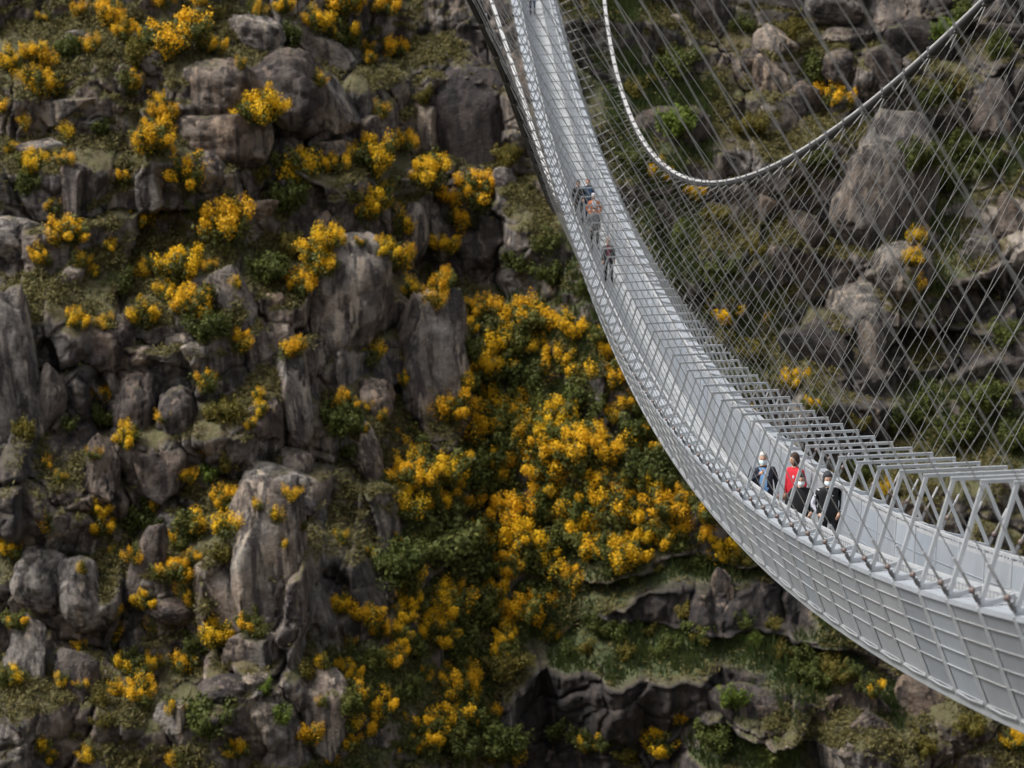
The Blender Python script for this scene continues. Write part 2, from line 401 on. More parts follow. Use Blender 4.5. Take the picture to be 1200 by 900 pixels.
# ------------------------------------------------------------------ boulders
def boulder_mesh(seed, kind):
    r = np.random.RandomState(seed)
    bm = bmesh.new(); bmesh.ops.create_icosphere(bm, subdivisions=5, radius=1)
    V = np.array([v.co[:] for v in bm.verts])
    pw = {'round': .85, 'block': .55, 'slab': .62, 'point': .8}[kind]
    V = np.sign(V) * np.abs(V) ** pw
    if kind == 'point': V[:, 0] *= 1 - .42 * np.clip(V[:, 2] + .3, 0, 2); V[:, 1] *= 1 - .3 * np.clip(V[:, 2] + .3, 0, 2)
    ncut = {'round': 8, 'block': 14, 'slab': 13, 'point': 11}[kind]
    for _ in range(ncut):
        n = r.randn(3); n /= np.linalg.norm(n); dd = r.uniform(.55, .9) if kind != 'round' else r.uniform(.72, .95)
        s = V @ n - dd; s = np.where(s > 0, s, 0); V -= np.outer(s * .9, n)
    a, b, c = V[:, 0] * 1.3 + seed, V[:, 1] * 1.3, V[:, 2] * 1.3
    nn = V / np.linalg.norm(V, axis=1)[:, None]
    d = .2 * fbm(a + c * .7, b + c * .9, seed, 5) + .05 * fbm(a * 5 + c * 4, b * 5 - c * 3, seed + 3, 3)
    ck = np.abs(fbm(a * .8 + b * .4, c * .9 - b * .3, seed + 9, 4)); d -= .12 * (1 - sstep(0, .04, ck)); ck = np.abs(fbm(c * 1.1 + a * .3, b * 1.3 + 4, seed + 19, 4)); d -= .09 * (1 - sstep(0, .03, ck))
    V = V + nn * d[:, None]
    for v, cc in zip(bm.verts, V): v.co = cc
    me = bpy.data.meshes.new('boulder'); bm.to_mesh(me); bm.free()
    me.materials.append(M_boulder); me.polygons.foreach_set('use_smooth', np.ones(len(me.polygons), bool))
    return me
BM = {k: [boulder_mesh(s * 7 + i * 31, k) for s in range(1, 5)] for i, k in enumerate(('round', 'block', 'slab', 'point'))}
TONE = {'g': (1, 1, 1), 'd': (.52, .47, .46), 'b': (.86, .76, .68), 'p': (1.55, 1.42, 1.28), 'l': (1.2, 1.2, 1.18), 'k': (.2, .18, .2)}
# u, v, half width, half height (px), kind, tone, tilt, label
ROCKS = [
 (257, 165, 56, 40, 'round', 'b', 0, 'huge domed boulder with pale vertical streaks down its dark face'),
 (257, 107, 48, 34, 'round', 'b', 8, 'boulder with a cream bare top resting on the streaked dome'),
 (336, 112, 48, 46, 'round', 'd', -20, 'large dark brown boulder beside the cream topped boulder'),
 (386, 130, 28, 40, 'block', 'g', -25, 'grey block leaning against the dark brown boulder'),
 (243, 203, 25, 20, 'point', 'g', 0, 'small pointed rock at the foot of the streaked dome'),
 (336, 184, 26, 24, 'point', 'b', -10, 'pointed brown boulder below the dark brown boulder'),
 (298, 42, 34, 22, 'round', 'g', 15, 'smooth grey boulder near the top above the cream topped boulder'),
 (388, 72, 38, 20, 'slab', 'l', 20, 'pale grey slab below the bush row near the top'),
 (318, 67, 22, 12, 'block', 'l', -8, 'low pale block wedged above the dark brown boulder'),
 (425, 165, 36, 24, 'block', 'b', -15, 'brown block with a cream corner right of the pointed brown boulder'),
 (388, 180, 24, 16, 'round', 'b', 0, 'rounded brown rock left of the block with a cream corner'),
 (278, 250, 46, 18, 'slab', 'p', -8, 'long pale flat slab below the streaked dome'),
 (180, 74, 18, 14, 'block', 'd', 0, 'dark square rock under the big half green broom'),
 (402, 352, 52, 72, 'round', 'g', 18, 'tall curved grey boulder in the middle of the rocky spur'),
 (385, 325, 26, 24, 'slab', 'p', -30, 'pale broken ledge on top of the tall curved boulder'),
 (512, 428, 44, 84, 'block', 'g', 8, 'tall cliff block with a mossy cap at the edge of the scrub'),
 (436, 472, 24, 26, 'round', 'b', 0, 'rounded brown boulder left of the cliff block with mossy cap'),
 (432, 533, 18, 32, 'point', 'p', -8, 'pale upright stone below the rounded brown boulder'),
 (158, 478, 27, 42, 'round', 'd', 4, 'dark domed pillar left of its smaller twin'),
 (208, 491, 23, 33, 'round', 'd', 0, 'smaller dark domed pillar with a pale right edge'),
 (119, 556, 23, 46, 'point', 'b', 2, 'pointed upright boulder with a pinkish tip'),
 (181, 560, 32, 36, 'block', 'd', 14, 'dark slanted block between the pointed upright boulder and the slope'),
 (332, 578, 46, 27, 'round', 'l', 20, 'pale grey rounded outcrop above the cracked cliff slab'),
 (342, 544, 22, 16, 'round', 'g', 10, 'small grey rock on the pale rounded outcrop'),
 (315, 662, 50, 100, 'block', 'l', 10, 'huge grey cliff slab with a dark diagonal crack'),
 (262, 718, 54, 46, 'slab', 'l', 24, 'broad pale slab left of the cracked cliff slab'),
 (298, 768, 38, 24, 'block', 'g', 0, 'grey block under the cracked cliff slab'),
 (48, 684, 30, 36, 'round', 'g', 12, 'grey rounded buttress near the lower left edge'),
 (97, 700, 24, 42, 'round', 'g', -10, 'tall grey buttress with mossy seam'),
 (168, 672, 22, 50, 'slab', 'd', 30, 'dark leaning slab between broom bushes'),
 (198, 716, 26, 15, 'round', 'd', 5, 'low dark rock under the leaning slab'),
 (40, 770, 28, 50, 'slab', 'g', 5, 'streaked grey wall in the lower left corner'),
 (93, 798, 25, 56, 'slab', 'd', -6, 'dark wall with pale lichen in the lower left'),
 (375, 845, 30, 54, 'block', 'g', 3, 'tall square block with a pale lower face beside the scrub'),
 (262, 815, 30, 18, 'round', 'd', 0, 'low dark boulder below the broad pale slab'),
 (312, 840, 24, 16, 'block', 'l', 20, 'pale broken rock left of the tall square block'),
 (298, 800, 20, 12, 'round', 'p', 5, 'small pale boulder under the grey block'),
 (205, 845, 26, 20, 'block', 'g', 0, 'grey rock among yellow broom in the lower left'),
 (14, 440, 36, 98, 'block', 'g', 2, 'tall lichen covered grey column at the left edge'),
 (55, 480, 20, 75, 'slab', 'd', 18, 'dark leaning column beside the lichen covered column'),
 (130, 412, 30, 34, 'block', 'd', -4, 'dark squat block above the dark domed pillars'),
 (84, 326, 13, 14, 'block', 'l', 20, 'small pale cube of rock below a yellow bush'),
 (240, 342, 18, 14, 'block', 'l', 15, 'small pale boulder left of the ribbed grey outcrop'),
 (272, 345, 24, 32, 'block', 'g', -12, 'ribbed grey outcrop in the middle of the spur'),
 (322, 356, 11, 12, 'block', 'p', 0, 'lone small pale stone right of the ribbed outcrop'),
 (218, 402, 22, 15, 'round', 'l', 10, 'grey rounded rock under the long yellow bush'),
 (230, 415, 18, 12, 'slab', 'l', -10, 'flat pale rock below the grey rounded rock'),
 (165, 418, 13, 11, 'round', 'l', 0, 'small pale stone above the dark domed pillar'),
 (325, 398, 26, 20, 'block', 'g', 10, 'grey broken outcrop with a bush on its right'),
 (345, 465, 22, 56, 'block', 'g', 4, 'tall grey outcrop with a pale right flank'),
 (310, 495, 24, 28, 'block', 'd', 0, 'dark block left of the outcrop with a pale right flank'),
 (483, 222, 24, 20, 'block', 'g', -6, 'grey cube of rock at the foot of the dark overhang'),
 (481, 278, 18, 36, 'block', 'g', 2, 'left half of the split grey block'),
 (511, 272, 15, 32, 'block', 'g', -4, 'right half of the split grey block'),
 (590, 212, 13, 16, 'round', 'l', 0, 'small pale rounded rock between dark overhang and bridge'),
 (545, 158, 60, 70, 'block', 'k', -4, 'large purplish black overhang left of the bridge'),
 (500, 160, 22, 36, 'block', 'g', 3, 'lichen spotted block left of the black overhang'),
 (620, 100, 30, 40, 'slab', 'b', 6, 'brown face of rock beside the top of the bridge'),
 (365, 270, 36, 26, 'block', 'b', 20, 'brown rock above the tall curved boulder'),
 (95, 50, 20, 12, 'slab', 'g', 5, 'flat grey rock between bushes in the upper left'),
 (75, 128, 36, 16, 'slab', 'l', -10, 'long grey slab below the yellow cluster in the upper left'),
 (50, 175, 40, 16, 'slab', 'g', -12, 'flat mossy slab at the left edge below the long slab'),
 (88, 230, 22, 34, 'block', 'd', 8, 'dark cleft block in the upper left'),
 (175, 228, 18, 24, 'block', 'g', -10, 'grey block left of the yellow bush under the dome'),
 (20, 285, 30, 26, 'round', 'g', 10, 'grey rounded shoulder at the left edge'),
 (705, 522, 9, 6, 'block', 'p', 0, 'tiny white stone in the yellow scrub under the bridge'),
 (980, 8, 32, 22, 'round', 'g', 0, 'rounded boulder at the top right under its ledge'),
 (990, 45, 38, 16, 'block', 'l', 4, 'pale block under the rounded boulder at the top right'),
 (985, 78, 20, 18, 'round', 'g', 0, 'cracked round stone under the pale block at the top right'),
 (1040, 235, 62, 92, 'block', 'g', 6, 'tall smooth grey slab seen through the right hangers'),
 (1040, 85, 26, 26, 'slab', 'd', 0, 'dark slab above the tall smooth slab'),
 (885, 248, 24, 36, 'slab', 'p', 6, 'bare cream rock under the right main cable'),
 (905, 320, 26, 26, 'block', 'b', -20, 'pinkish brown rock below the bare cream rock'),
 (945, 275, 26, 34, 'slab', 'd', 10, 'dark ribbed rock right of the bare cream rock'),
 (1012, 372, 44, 36, 'round', 'l', -8, 'pale lichen dome behind the hanger net'),
 (1062, 318, 34, 30, 'round', 'l', 10, 'smaller lichen boulder beside the three yellow tufts'),
 (905, 95, 30, 28, 'slab', 'p', 30, 'pinkish pale slab above the right main cable'),
 (940, 112, 22, 24, 'slab', 'b', -30, 'brown wedge right of the pinkish slab'),
 (905, 55, 26, 30, 'slab', 'p', 20, 'upper pale slab near the top between hangers'),
 (885, 72, 16, 14, 'round', 'b', 0, 'small brown stone between the two pale slabs'),
 (792, 28, 10, 10, 'block', 'p', 0, 'small cream block near the top by the cable'),
 (765, 132, 10, 8, 'block', 'p', 0, 'small cream stone left of the bright green bush'),
 (816, 134, 12, 8, 'block', 'p', 20, 'small cream stone right of the bright green bush'),
 (851, 165, 10, 5, 'slab', 'p', 0, 'flat cream stone under the right cable'),
 (790, 160, 40, 30, 'block', 'd', 0, 'dark rock beside the right cable'),
 (1085, 60, 50, 34, 'slab', 'k', -5, 'black rock face at the top right'),
 (1175, 140, 30, 44, 'slab', 'd', 5, 'dark brown face at the right edge'),
 (1185, 262, 18, 34, 'slab', 'b', 0, 'reddish rock at the right edge'),
 (1120, 355, 44, 32, 'block', 'd', 8, 'dark block at the right below the green trees'),
 (1150, 300, 26, 20, 'block', 'g', 0, 'grey block above the dark block on the right'),
 (960, 420, 50, 34, 'slab', 'k', 0, 'black wall behind the far rail'),
 (1020, 415, 20, 40, 'slab', 'g', 4, 'grey rib in the black wall'),
 (850, 700, 16, 32, 'slab', 'b', 0, 'brown rib in the dark wall under the bridge'),
 (880, 845, 44, 32, 'block', 'd', 10, 'dark brown slab in the lower right'),
 (960, 845, 36, 34, 'slab', 'b', -25, 'pale brown slab with broken edge in the lower right'),
 (1005, 825, 36, 34, 'slab', 'b', 35, 'reddish brown wedge of rock under the bridge'),
 (1020, 858, 22, 18, 'block', 'b', -30, 'rusty overhang at the bottom right'),
 (1000, 884, 18, 14, 'block', 'p', 10, 'broken pale stones at the bottom right'),
 (1085, 825, 30, 34, 'slab', 'b', -20, 'brown slab under the lower edge of the bridge'),
 (1150, 872, 26, 24, 'block', 'd', 0, 'dark brown rock in the lower right corner'),
]
LAND = {}
for (u, v, hw, hh, kd, tn, tilt, lab) in ROCKS:
    p, t = hit(u, v)
    pl, tl = hit(u, v + hh * .5)
    mpp = t / FPX
    sx, sz = hw * mpp, hh * mpp; sd = (sx + sz) * .5 if kd != 'slab' else min(sx, sz) * .75
    sd = min(sd, 2.6)
    me = random.choice(BM[kd]); o = link(bpy.data.objects.new('boulder' if kd in ('round', 'point') else 'rock_block', me))
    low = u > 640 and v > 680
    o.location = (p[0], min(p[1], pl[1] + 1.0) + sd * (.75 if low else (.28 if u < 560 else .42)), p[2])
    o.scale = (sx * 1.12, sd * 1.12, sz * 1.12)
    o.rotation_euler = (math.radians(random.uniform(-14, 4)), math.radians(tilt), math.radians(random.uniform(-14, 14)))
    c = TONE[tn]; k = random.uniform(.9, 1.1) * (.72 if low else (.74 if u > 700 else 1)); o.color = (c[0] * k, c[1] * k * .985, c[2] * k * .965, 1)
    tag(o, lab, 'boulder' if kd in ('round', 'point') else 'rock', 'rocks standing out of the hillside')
    LAND[lab] = (u, v)

from mathutils.bvhtree import BVHTree
_bv = {}
ROCK_HITS = []
def rock_setup():
    bpy.context.view_layer.update()
    for o in COL.objects:
        if o.type == 'MESH' and o.get('category') in ('boulder', 'rock'):
            if o.data.name not in _bv: _bv[o.data.name] = BVHTree.FromPolygons([v.co for v in o.data.vertices], [tuple(p.vertices) for p in o.data.polygons])
            M = o.matrix_world.copy(); cu, cv, cz = project(np.array(M.translation)); ROCK_HITS.append((_bv[o.data.name], M, M.inverted(), cu, cv, max(o.scale) * 1.6 * FPX / cz))
rock_setup()
def surface_hit(u, v):
    p, t = hit(u, v); d = Vector(pix_ray(u, v)); C0 = Vector(CAM)
    for bv, M, Mi, cu, cv, rr in ROCK_HITS:
        if abs(cu - u) > rr or abs(cv - v) > rr: continue
        o_ = Mi @ (C0 + d * 100); dl = (Mi.to_3x3() @ d)
        h = bv.ray_cast(o_, dl.normalized())
        if h[0] is not None:
            w_ = M @ h[0]; tt = (w_ - C0).dot(Vector(FW))
            if tt < t: t = tt; p = np.array(w_)
    return p, t

# ------------------------------------------------------------------ shrubs
def leaf_quads(C, Nn, size, r, asp=1.6):
    """quads centred on C, roughly facing Nn"""
    n = len(C); Nn = Nn + r.randn(n, 3) * .55; Nn /= np.linalg.norm(Nn, axis=1)[:, None]
    a = r.randn(n, 3); a -= Nn * (a * Nn).sum(1)[:, None]; a /= np.linalg.norm(a, axis=1)[:, None]; b = np.cross(Nn, a)
    s = size * r.uniform(.6, 1.35, n)[:, None]
    V = np.stack([C - a * s * asp / 2 - b * s * .2, C + b * s * -.5, C + a * s * asp / 2 + b * s * .1, C + b * s * .5], 1).reshape(-1, 3)
    return V, np.arange(4 * n).reshape(n, 4)
def bush_meshes(seed, nspray, bloom, tall=1., fine=1.):
    """unit shrub: returns (foliage, blossom) meshes"""
    r = np.random.RandomState(seed)
    lobes = [(r.uniform(-.5, .5), r.uniform(-.5, .5), r.uniform(.1, .5), r.uniform(.38, .62)) for _ in range(2 + nspray // 6)]
    FC, FN, LC, LN = [], [], [], []
    sr = min(.5, .95 / math.sqrt(nspray) + .1)
    for i in range(nspray):
        lx, ly, lz, lr = lobes[r.randint(len(lobes))]
        d = r.randn(3); d[2] = abs(d[2]) * .8 - .15; d /= np.linalg.norm(d)
        c = np.array([lx, ly, lz]) + d * lr * np.array([1, 1, tall]) * r.uniform(.75, 1.1)
        ax = d * .6 + np.array([0, 0, .7]) + r.randn(3) * .25; ax /= np.linalg.norm(ax)
        yel = r.rand() < bloom
        n = int(230 * fine) if yel else int(90 * fine)
        q = r.randn(n, 3); q /= np.linalg.norm(q, axis=1)[:, None]
        ss = sr * r.uniform(.65, 1.15)
        pts = q * ss * r.uniform(.45, 1, (n, 1)); pts = pts + ax * (pts @ ax)[:, None] * 1.1
        (FC if yel else LC).append(c + pts); (FN if yel else LN).append(q)
        m = int(40 * fine); q = r.randn(m, 3); q /= np.linalg.norm(q, axis=1)[:, None]          # green under every spray
        LC.append(c - ax * ss * .7 + q * ss * .95 * r.uniform(.3, 1, (m, 1))); LN.append(q)
    m = int((160 + 22 * nspray) * fine)
    q = r.randn(m, 3); q /= np.linalg.norm(q, axis=1)[:, None]; k = r.randint(len(lobes), size=m)
    L = np.array(lobes); LC.append(L[k, :3] - np.array([0, 0, .12]) + q * L[k, 3:4] * r.uniform(.3, 1., (m, 1)) * np.array([1.1, 1.1, tall])); LN.append(q)
    lc = np.concatenate(LC); ln = np.concatenate(LN)
    # stems under the leaves
    sb = MB()
    for lx, ly, lz, lr in lobes: sb.tube([(lx * .25, ly * .25, -.55), (lx * .6, ly * .6, -.15), (lx, ly, lz)], [.045, .03, .012], 5)
    V, Fq = leaf_quads(lc, ln, .125 * (.62 + 2.2 / (nspray + 4)), r)
    sv = np.array(sb.v); nb = len(V)
    Vall = np.concatenate([V, sv]); faces = [tuple(f) for f in Fq] + [tuple(i + nb for i in f) for f in sb.f]
    fol = np_mesh('foliage', Vall, faces, [M_leaf, M_wood], [0] * len(Fq) + [1] * len(sb.f))
    blo = None
    if FC:
        V, Fq = leaf_quads(np.concatenate(FC), np.concatenate(FN), .078 * (.62 + 2.2 / (nspray + 4)), r, 1.2)
        blo = np_mesh('blossom', V, Fq, [M_flower])
    return fol, blo
BUSH = {}
for si, (sz, ns) in enumerate((('small', 8), ('mid', 18), ('large', 34))):
    for bi, (bl, bf) in enumerate((('full', .75), ('half', .36), ('green', 0.))):
        BUSH[sz, bl] = [bush_meshes(100 + si * 30 + bi * 10 + k, ns, bf, r_, 1.15) for k, r_ in enumerate((.8, 1.05, 1.25))]

# centre u, v and radius in pixels; f in full bloom, h half, n without flowers (d dark, o olive, b bright green, w grey green)
BTXT = """193,10,15f 130,23,18f 147,43,13f 90,17,11f 215,50,32h 247,60,14f 178,47,16h 37,68,14f 13,78,15f 65,72,11f 57,108,22f 37,93,11f 110,57,11f 83,62,15nd 7,130,15f 30,148,9f 80,158,11f
153,103,14h 200,120,12f 190,140,15f 183,170,24f 213,215,25f 307,137,27f 373,98,9f 40,197,18f 33,220,15nd 147,210,15h 63,247,13f 162,265,18f 77,283,22f 263,277,32f 385,288,18f 360,207,30f 385,33,18h 330,15,13f
295,13,11h 338,47,17nd 160,70,18no 248,23,14no 237,3,10f 333,237,22nd 230,253,15nd 303,207,14no 123,152,16nd 403,10,24f 448,13,17f 373,36,16f 405,43,20h 432,63,13h 463,63,14f 433,74,9f 448,135,11f 472,173,16f
497,117,11no 503,210,22f 533,242,18f 563,237,24f 547,264,18f 517,292,16f 438,193,24h 397,197,14f 433,249,26f 467,277,20f 453,298,14f 377,300,20f 410,235,11h 340,296,14no 597,190,15no 50,307,13f 93,310,11f
172,320,11f 200,347,14f 230,367,26f 167,383,20f 90,382,13f 127,381,10f 137,338,15nd 213,323,26h 283,410,14h 340,417,16f 353,340,16f 373,316,22f 313,322,24nd 237,453,15h 147,520,15f 115,463,10f 240,537,14f
213,560,10f 303,487,11f 290,502,10h 277,547,18no 267,593,15f 180,595,12h 113,493,17nd 83,503,11nd 52,547,8f 30,510,13no 247,563,11nb 115,597,12f 250,393,20nd 263,493,16no 463,313,20f 358,343,14f 520,337,14f
480,345,12f 508,353,12f 433,423,18f 475,450,10f 573,373,16f 552,390,11f 550,368,9f 403,480,13h 397,500,26nd 397,532,24nd 583,417,20f 580,443,22f 623,383,22h 590,397,15h 633,413,13f 670,397,16f 697,397,15h 711,418,14f
673,427,16f 643,440,20h 683,447,18f 727,453,18f 745,477,15f 537,487,22f 540,517,20f 570,507,18f 603,487,18f 660,490,22f 717,490,10f 617,513,18f 650,530,24f 683,533,24f 707,540,20f 650,557,26f 700,567,22f
493,530,20h 477,550,18f 517,563,24f 497,577,22f 557,590,18f 607,553,16f 577,547,14h 723,595,18f 508,603,15f 547,630,18h 567,615,15h 593,613,24f 597,643,24f 633,637,20h 580,640,14f 677,630,20f 733,657,22f
727,615,25f 747,613,15f 600,672,16h 643,673,18h 667,687,14h 663,710,12f 570,703,18f 580,723,18f 617,727,22f 640,750,12f 597,753,13f 400,710,14f 430,730,18f 443,747,13f 413,760,10f 483,710,16f 473,727,13f 517,723,18f
497,745,14f 460,783,18f 500,790,8h 410,793,13f 547,807,17f 557,822,12f 573,847,13f 553,858,11f 417,817,16h 447,827,18f 433,853,18f 410,850,12h 493,850,18h 500,883,15f 467,880,16h 600,893,12f 580,893,10h
517,657,46nw 460,673,32nd 583,877,27nd 533,885,18nd 700,877,15h 363,793,12no 357,868,19f 387,893,10f 115,607,13f 117,628,15f 58,618,12f 17,647,17f 230,620,21h 267,627,18f 213,637,13h 265,655,15no 160,617,24nd
200,677,22h 222,667,13f 217,697,11f 157,653,11h 170,710,13h 223,706,9f 183,737,10f 130,750,15h 257,747,20f 300,737,16h 180,783,13f 157,787,18h 217,787,17h 170,820,18f 197,832,11h 130,722,10h 23,730,14h 17,797,15h
53,875,14h 57,893,11f 107,887,11f 210,893,12f 260,850,32nd 277,885,15h 310,810,9nb 333,845,12nb 227,760,17nd 113,822,12no 120,850,11no 620,455,20nd 690,480,20nd 740,510,22nd 560,560,20nd 690,600,22nd 760,560,22nd 640,600,20nd
560,670,18nd 630,700,16nd 530,760,20nd 590,790,18no 480,815,16nd 710,650,14nd 780,600,22f 815,625,20f 845,645,16f 790,640,18f 760,640,16f 770,585,16h 800,590,14h 735,575,14h 755,525,18h 770,500,16no 735,430,14h
771,213,14f 811,231,13f 978,122,18f 1069,282,10f 1073,307,13f 1069,336,11h 900,318,10h 1118,111,14no 878,155,14no 851,375,20h 904,380,9f 935,452,15f 962,475,13h 873,487,8f 1046,575,11f 780,62,16no 793,84,20nd
793,151,24nb 953,89,20nd 1107,42,15nb 1082,195,20nd 1113,222,22nd 856,322,22nd 1130,180,18nd 825,330,18nd 880,300,13no 1090,480,20nd 1120,510,22nd 1160,470,22nd 1060,500,18nd 1185,520,20nd 840,260,14no 740,190,14nd 745,110,14no
720,330,16nd 690,340,14nd 800,280,16nd 1010,560,15nd 1100,120,16nd 1170,60,15nd 1160,200,16nd 1180,400,18nd 880,420,16no 845,410,14no 1000,500,14no 930,40,13no 870,35,12nd 960,190,15nd 1130,20,15nd 640,290,16nd 610,310,18nd 650,330,18nd
1136,858,15no 1190,877,15h 1080,882,14no 797,848,14f 775,880,20h 861,828,13nb 907,888,16nd 842,870,20nd 691,868,16h 1021,808,14h 950,800,18nd 980,795,15no 935,775,15nd 820,745,14nd 700,740,14nd 690,762,9no 725,750,10nd 760,742,9no 790,760,10nd 822,752,9no 850,748,11nd 885,752,10nb 915,770,11no 940,782,12nd 968,775,10no 1000,790,11nd 735,770,9no 775,768,8nd 670,770,10nd 800,722,9no 870,735,9nd 905,735,9no 720,672,10nd 770,668,9no 820,664,10nd 870,660,9no 655,860,12nd 735,890,12no 830,850,11no"""
NAMES = {'d': 'dark green', 'o': 'olive', 'b': 'bright green', 'w': 'grey green', '': 'green', 'x': 'green', 't': 'green'}
COLR = {'d': (.85, .95, .85, 1), 'o': (1.35, 1.05, .8, 1), 'b': (1.25, 1.6, 1.0, 1), 'w': (1.5, 1.55, 1.8, 1), '': (1, 1, 1, 1), 'x': (1.1, 1.1, 1, 1), 't': (1, 1, 1, 1)}
DIRS = ['right of', 'up-right from', 'above', 'up-left from', 'left of', 'down-left from', 'below', 'down-right from']
ORD = ['closest', 'second', 'third', 'fourth', 'fifth', 'sixth', 'seventh', 'eighth', 'ninth', 'tenth']
SHORT = {}
MARKS = [(257, 165, 'the streaked dome boulder'), (336, 112, 'the large dark brown boulder'), (298, 42, 'the top grey boulder'), (278, 250, 'the long pale slab'),
         (400, 350, 'the tall curved boulder'), (512, 425, 'the mossy-capped cliff block'), (158, 478, 'the two dark domed pillars'), (119, 556, 'the pink-tipped pointed boulder'),
         (320, 665, 'the cracked cliff slab'), (168, 672, 'the dark leaning slab'), (93, 798, 'the lower left lichen wall'), (375, 845, 'the tall square block'),
         (84, 326, 'the small pale rock cube'), (272, 345, 'the ribbed grey outcrop'), (495, 275, 'the split grey block'), (545, 170, 'the black overhang'), (75, 128, 'the upper left grey slab'),
         (705, 522, 'the tiny white stone'), (517, 657, 'the grey green willow bush'), (755, 818, 'the black lower wall'), (805, 705, 'the dark wall under the scrub'),
         (1036, 232, 'the tall smooth slab'), (885, 248, 'the bare cream rock'), (1012, 372, 'the pale lichen dome'), (905, 95, 'the pinkish pale slab'), (1020, 415, 'the grey rib in the black wall'),
         (1005, 825, 'the reddish brown wedge'), (640, 440, 'the upper scrub'), (590, 720, 'the lower scrub')]
bushes = []
for tok in BTXT.split():
    u, v, rest = tok.split(','); rad = ''.join(ch for ch in rest if ch.isdigit()); code = rest[len(rad):]
    bushes.append([float(u), float(v), float(rad), code[0], code[1:]])
fr_ = np.random.RandomState(12)
while len([b for b in bushes if b[4] == 'x']) < 56:
    u, v = fr_.uniform(395, 860), fr_.uniform(360, 890)
    zz = zone(np.array([u]), np.array([v]))[0]
    if zz[3] < .5 or zz[3] > .68 or (u > 640 and v > 690) or (u > 600 + .35 * (v - 300) and v < 600): continue
    if min(math.hypot(b[0] - u, b[1] - v) for b in bushes) < 15: continue
    bushes.append([u, v, fr_.uniform(14, 22), fr_.choice(['h', 'h', 'n']), 'x'])
while len([b for b in bushes if b[4] == 't']) < 34:
    u, v = fr_.uniform(8, 470), fr_.uniform(8, 890)
    if min(math.hypot(b[0] - u, b[1] - v) - b[2] * .6 for b in bushes) < 14: continue
    p, t = hit(u, v)
    if samp(vegm, p[0], p[2]) < .5: continue
    bushes.append([u, v, fr_.uniform(6, 10), fr_.choice(['f', 'f', 'h']), 't'])
slots = {}
for i, b in enumerate(bushes):
    best = min(MARKS, key=lambda m: (m[0] - b[0]) ** 2 + (m[1] - b[1]) ** 2 + (1e9 if (m[0], m[1]) == (b[0], b[1]) else 0))
    du, dv = b[0] - best[0], best[1] - b[1]
    dd = int(round(math.degrees(math.atan2(dv, du)) / 45)) % 8
    size = 'small' if b[2] < 13 else ('large' if b[2] > 21 else 'medium')
    col = 'yellow broom in full bloom' if b[3] == 'f' else ('broom half covered in yellow flowers' if b[3] == 'h' else NAMES[b[4]] + ' bush without flowers')
    slots.setdefault((size, col, dd, best[2]), []).append((math.hypot(du, dv), i))
LAB = {}
for (size, col, dd, lm), lst in slots.items():
    lst.sort()
    for j, (_, i) in enumerate(lst):
        LAB[i] = f'{size} {col} {DIRS[dd]} {lm}' if len(lst) == 1 else f'{ORD[j]} {size} {col} {DIRS[dd]} {lm}'
for i, (u, v, rad, bl, tint) in enumerate(bushes):
    sz = 'small' if rad < 13 else ('large' if rad > 21 else 'mid')
    fol, blo = random.choice(BUSH[sz, {'f': 'full', 'h': 'half', 'n': 'green'}[bl]])
    p, t = surface_hit(u, v + rad * .45)
    R_ = rad * t / FPX * ((1.5 if 480 < u < 880 and v > 360 else 1.36) - .006 * rad)
    root = empty('broom_bush' if bl != 'n' else 'green_shrub', (p[0], p[1] + R_ * .12, p[2] + R_ * .35))
    root.rotation_euler = (random.uniform(.05, .3), random.uniform(-.15, .15), random.uniform(0, 6.28))
    root.rotation_mode = 'ZXY'
    root.scale = (R_, R_, R_ * random.uniform(.9, 1.15))
    tag(root, LAB[i], 'bush', 'broom in bloom on the hillside' if bl != 'n' else 'green bushes on the hillside')
    f = link(bpy.data.objects.new('foliage', fol), root); c = COLR[tint]; k = random.uniform(.85, 1.15); f.color = (c[0] * k, c[1] * k, c[2] * k, 1)
    if blo is not None:
        o = link(bpy.data.objects.new('blossom', blo), root); k = random.uniform(.85, 1.1); o.color = (k, k * random.uniform(.94, 1.08), k, 1)

# ------------------------------------------------------------------ low ground cover and grass (nobody could count it)
def scatter(n, wfun, seed):
    r = np.random.RandomState(seed); x = r.uniform(-50, 48, n * 6); z = r.uniform(-58, 18, n * 6)
    w = wfun(x, z); keep = r.rand(len(x)) < w
    return x[keep][:n], z[keep][:n], r
x, z, r = scatter(80000, lambda x, z: samp(vegm, x, z) * (1 - .9 * samp(green, x, z)) * np.clip(.15 + 1.8 * (fbm(x / 2.2, z / 2.2, 71, 4) + .25), 0, 1), 5)
y = terrain(x, z); n = len(x)
base = np.stack([x, y - .03, z], 1)
k = 8; C = np.repeat(base, k, 0) + r.randn(n * k, 3) * np.array([.22, .16, .13]) + np.array([0, -.04, .10])
V, Fq = leaf_quads(C, np.tile(np.array([0, -.5, .8]), (n * k, 1)) + r.randn(n * k, 3) * .9, .105, r, 3.6)
tag(link(bpy.data.objects.new('undergrowth', np_mesh('undergrowth', V, Fq, [M_heath]))), 'low olive brown heath covering the ledges between the rocks', 'undergrowth', kind='stuff')
x, z, r = scatter(90000, lambda x, z: samp(vegm * sstep(.3, .8, green), x, z) * np.clip(.2 + 1.6 * (fbm(x / 3, z / 3, 72, 3) + .3), 0, 1), 6)
n = len(x); y = terrain(x, z); B0 = np.stack([x, y, z], 1)
tus = .45 + 1.1 * np.clip(fbm(x / .9, z / .9, 73, 3) + .4, 0, 1)
tip = B0 + tus[:, None] * np.stack([r.randn(n) * .16, -.12 - abs(r.randn(n)) * .18, r.uniform(.3, .95, n)], 1)
wv_ = np.stack([r.uniform(.04, .09, n), r.randn(n) * .02, r.randn(n) * .01], 1)
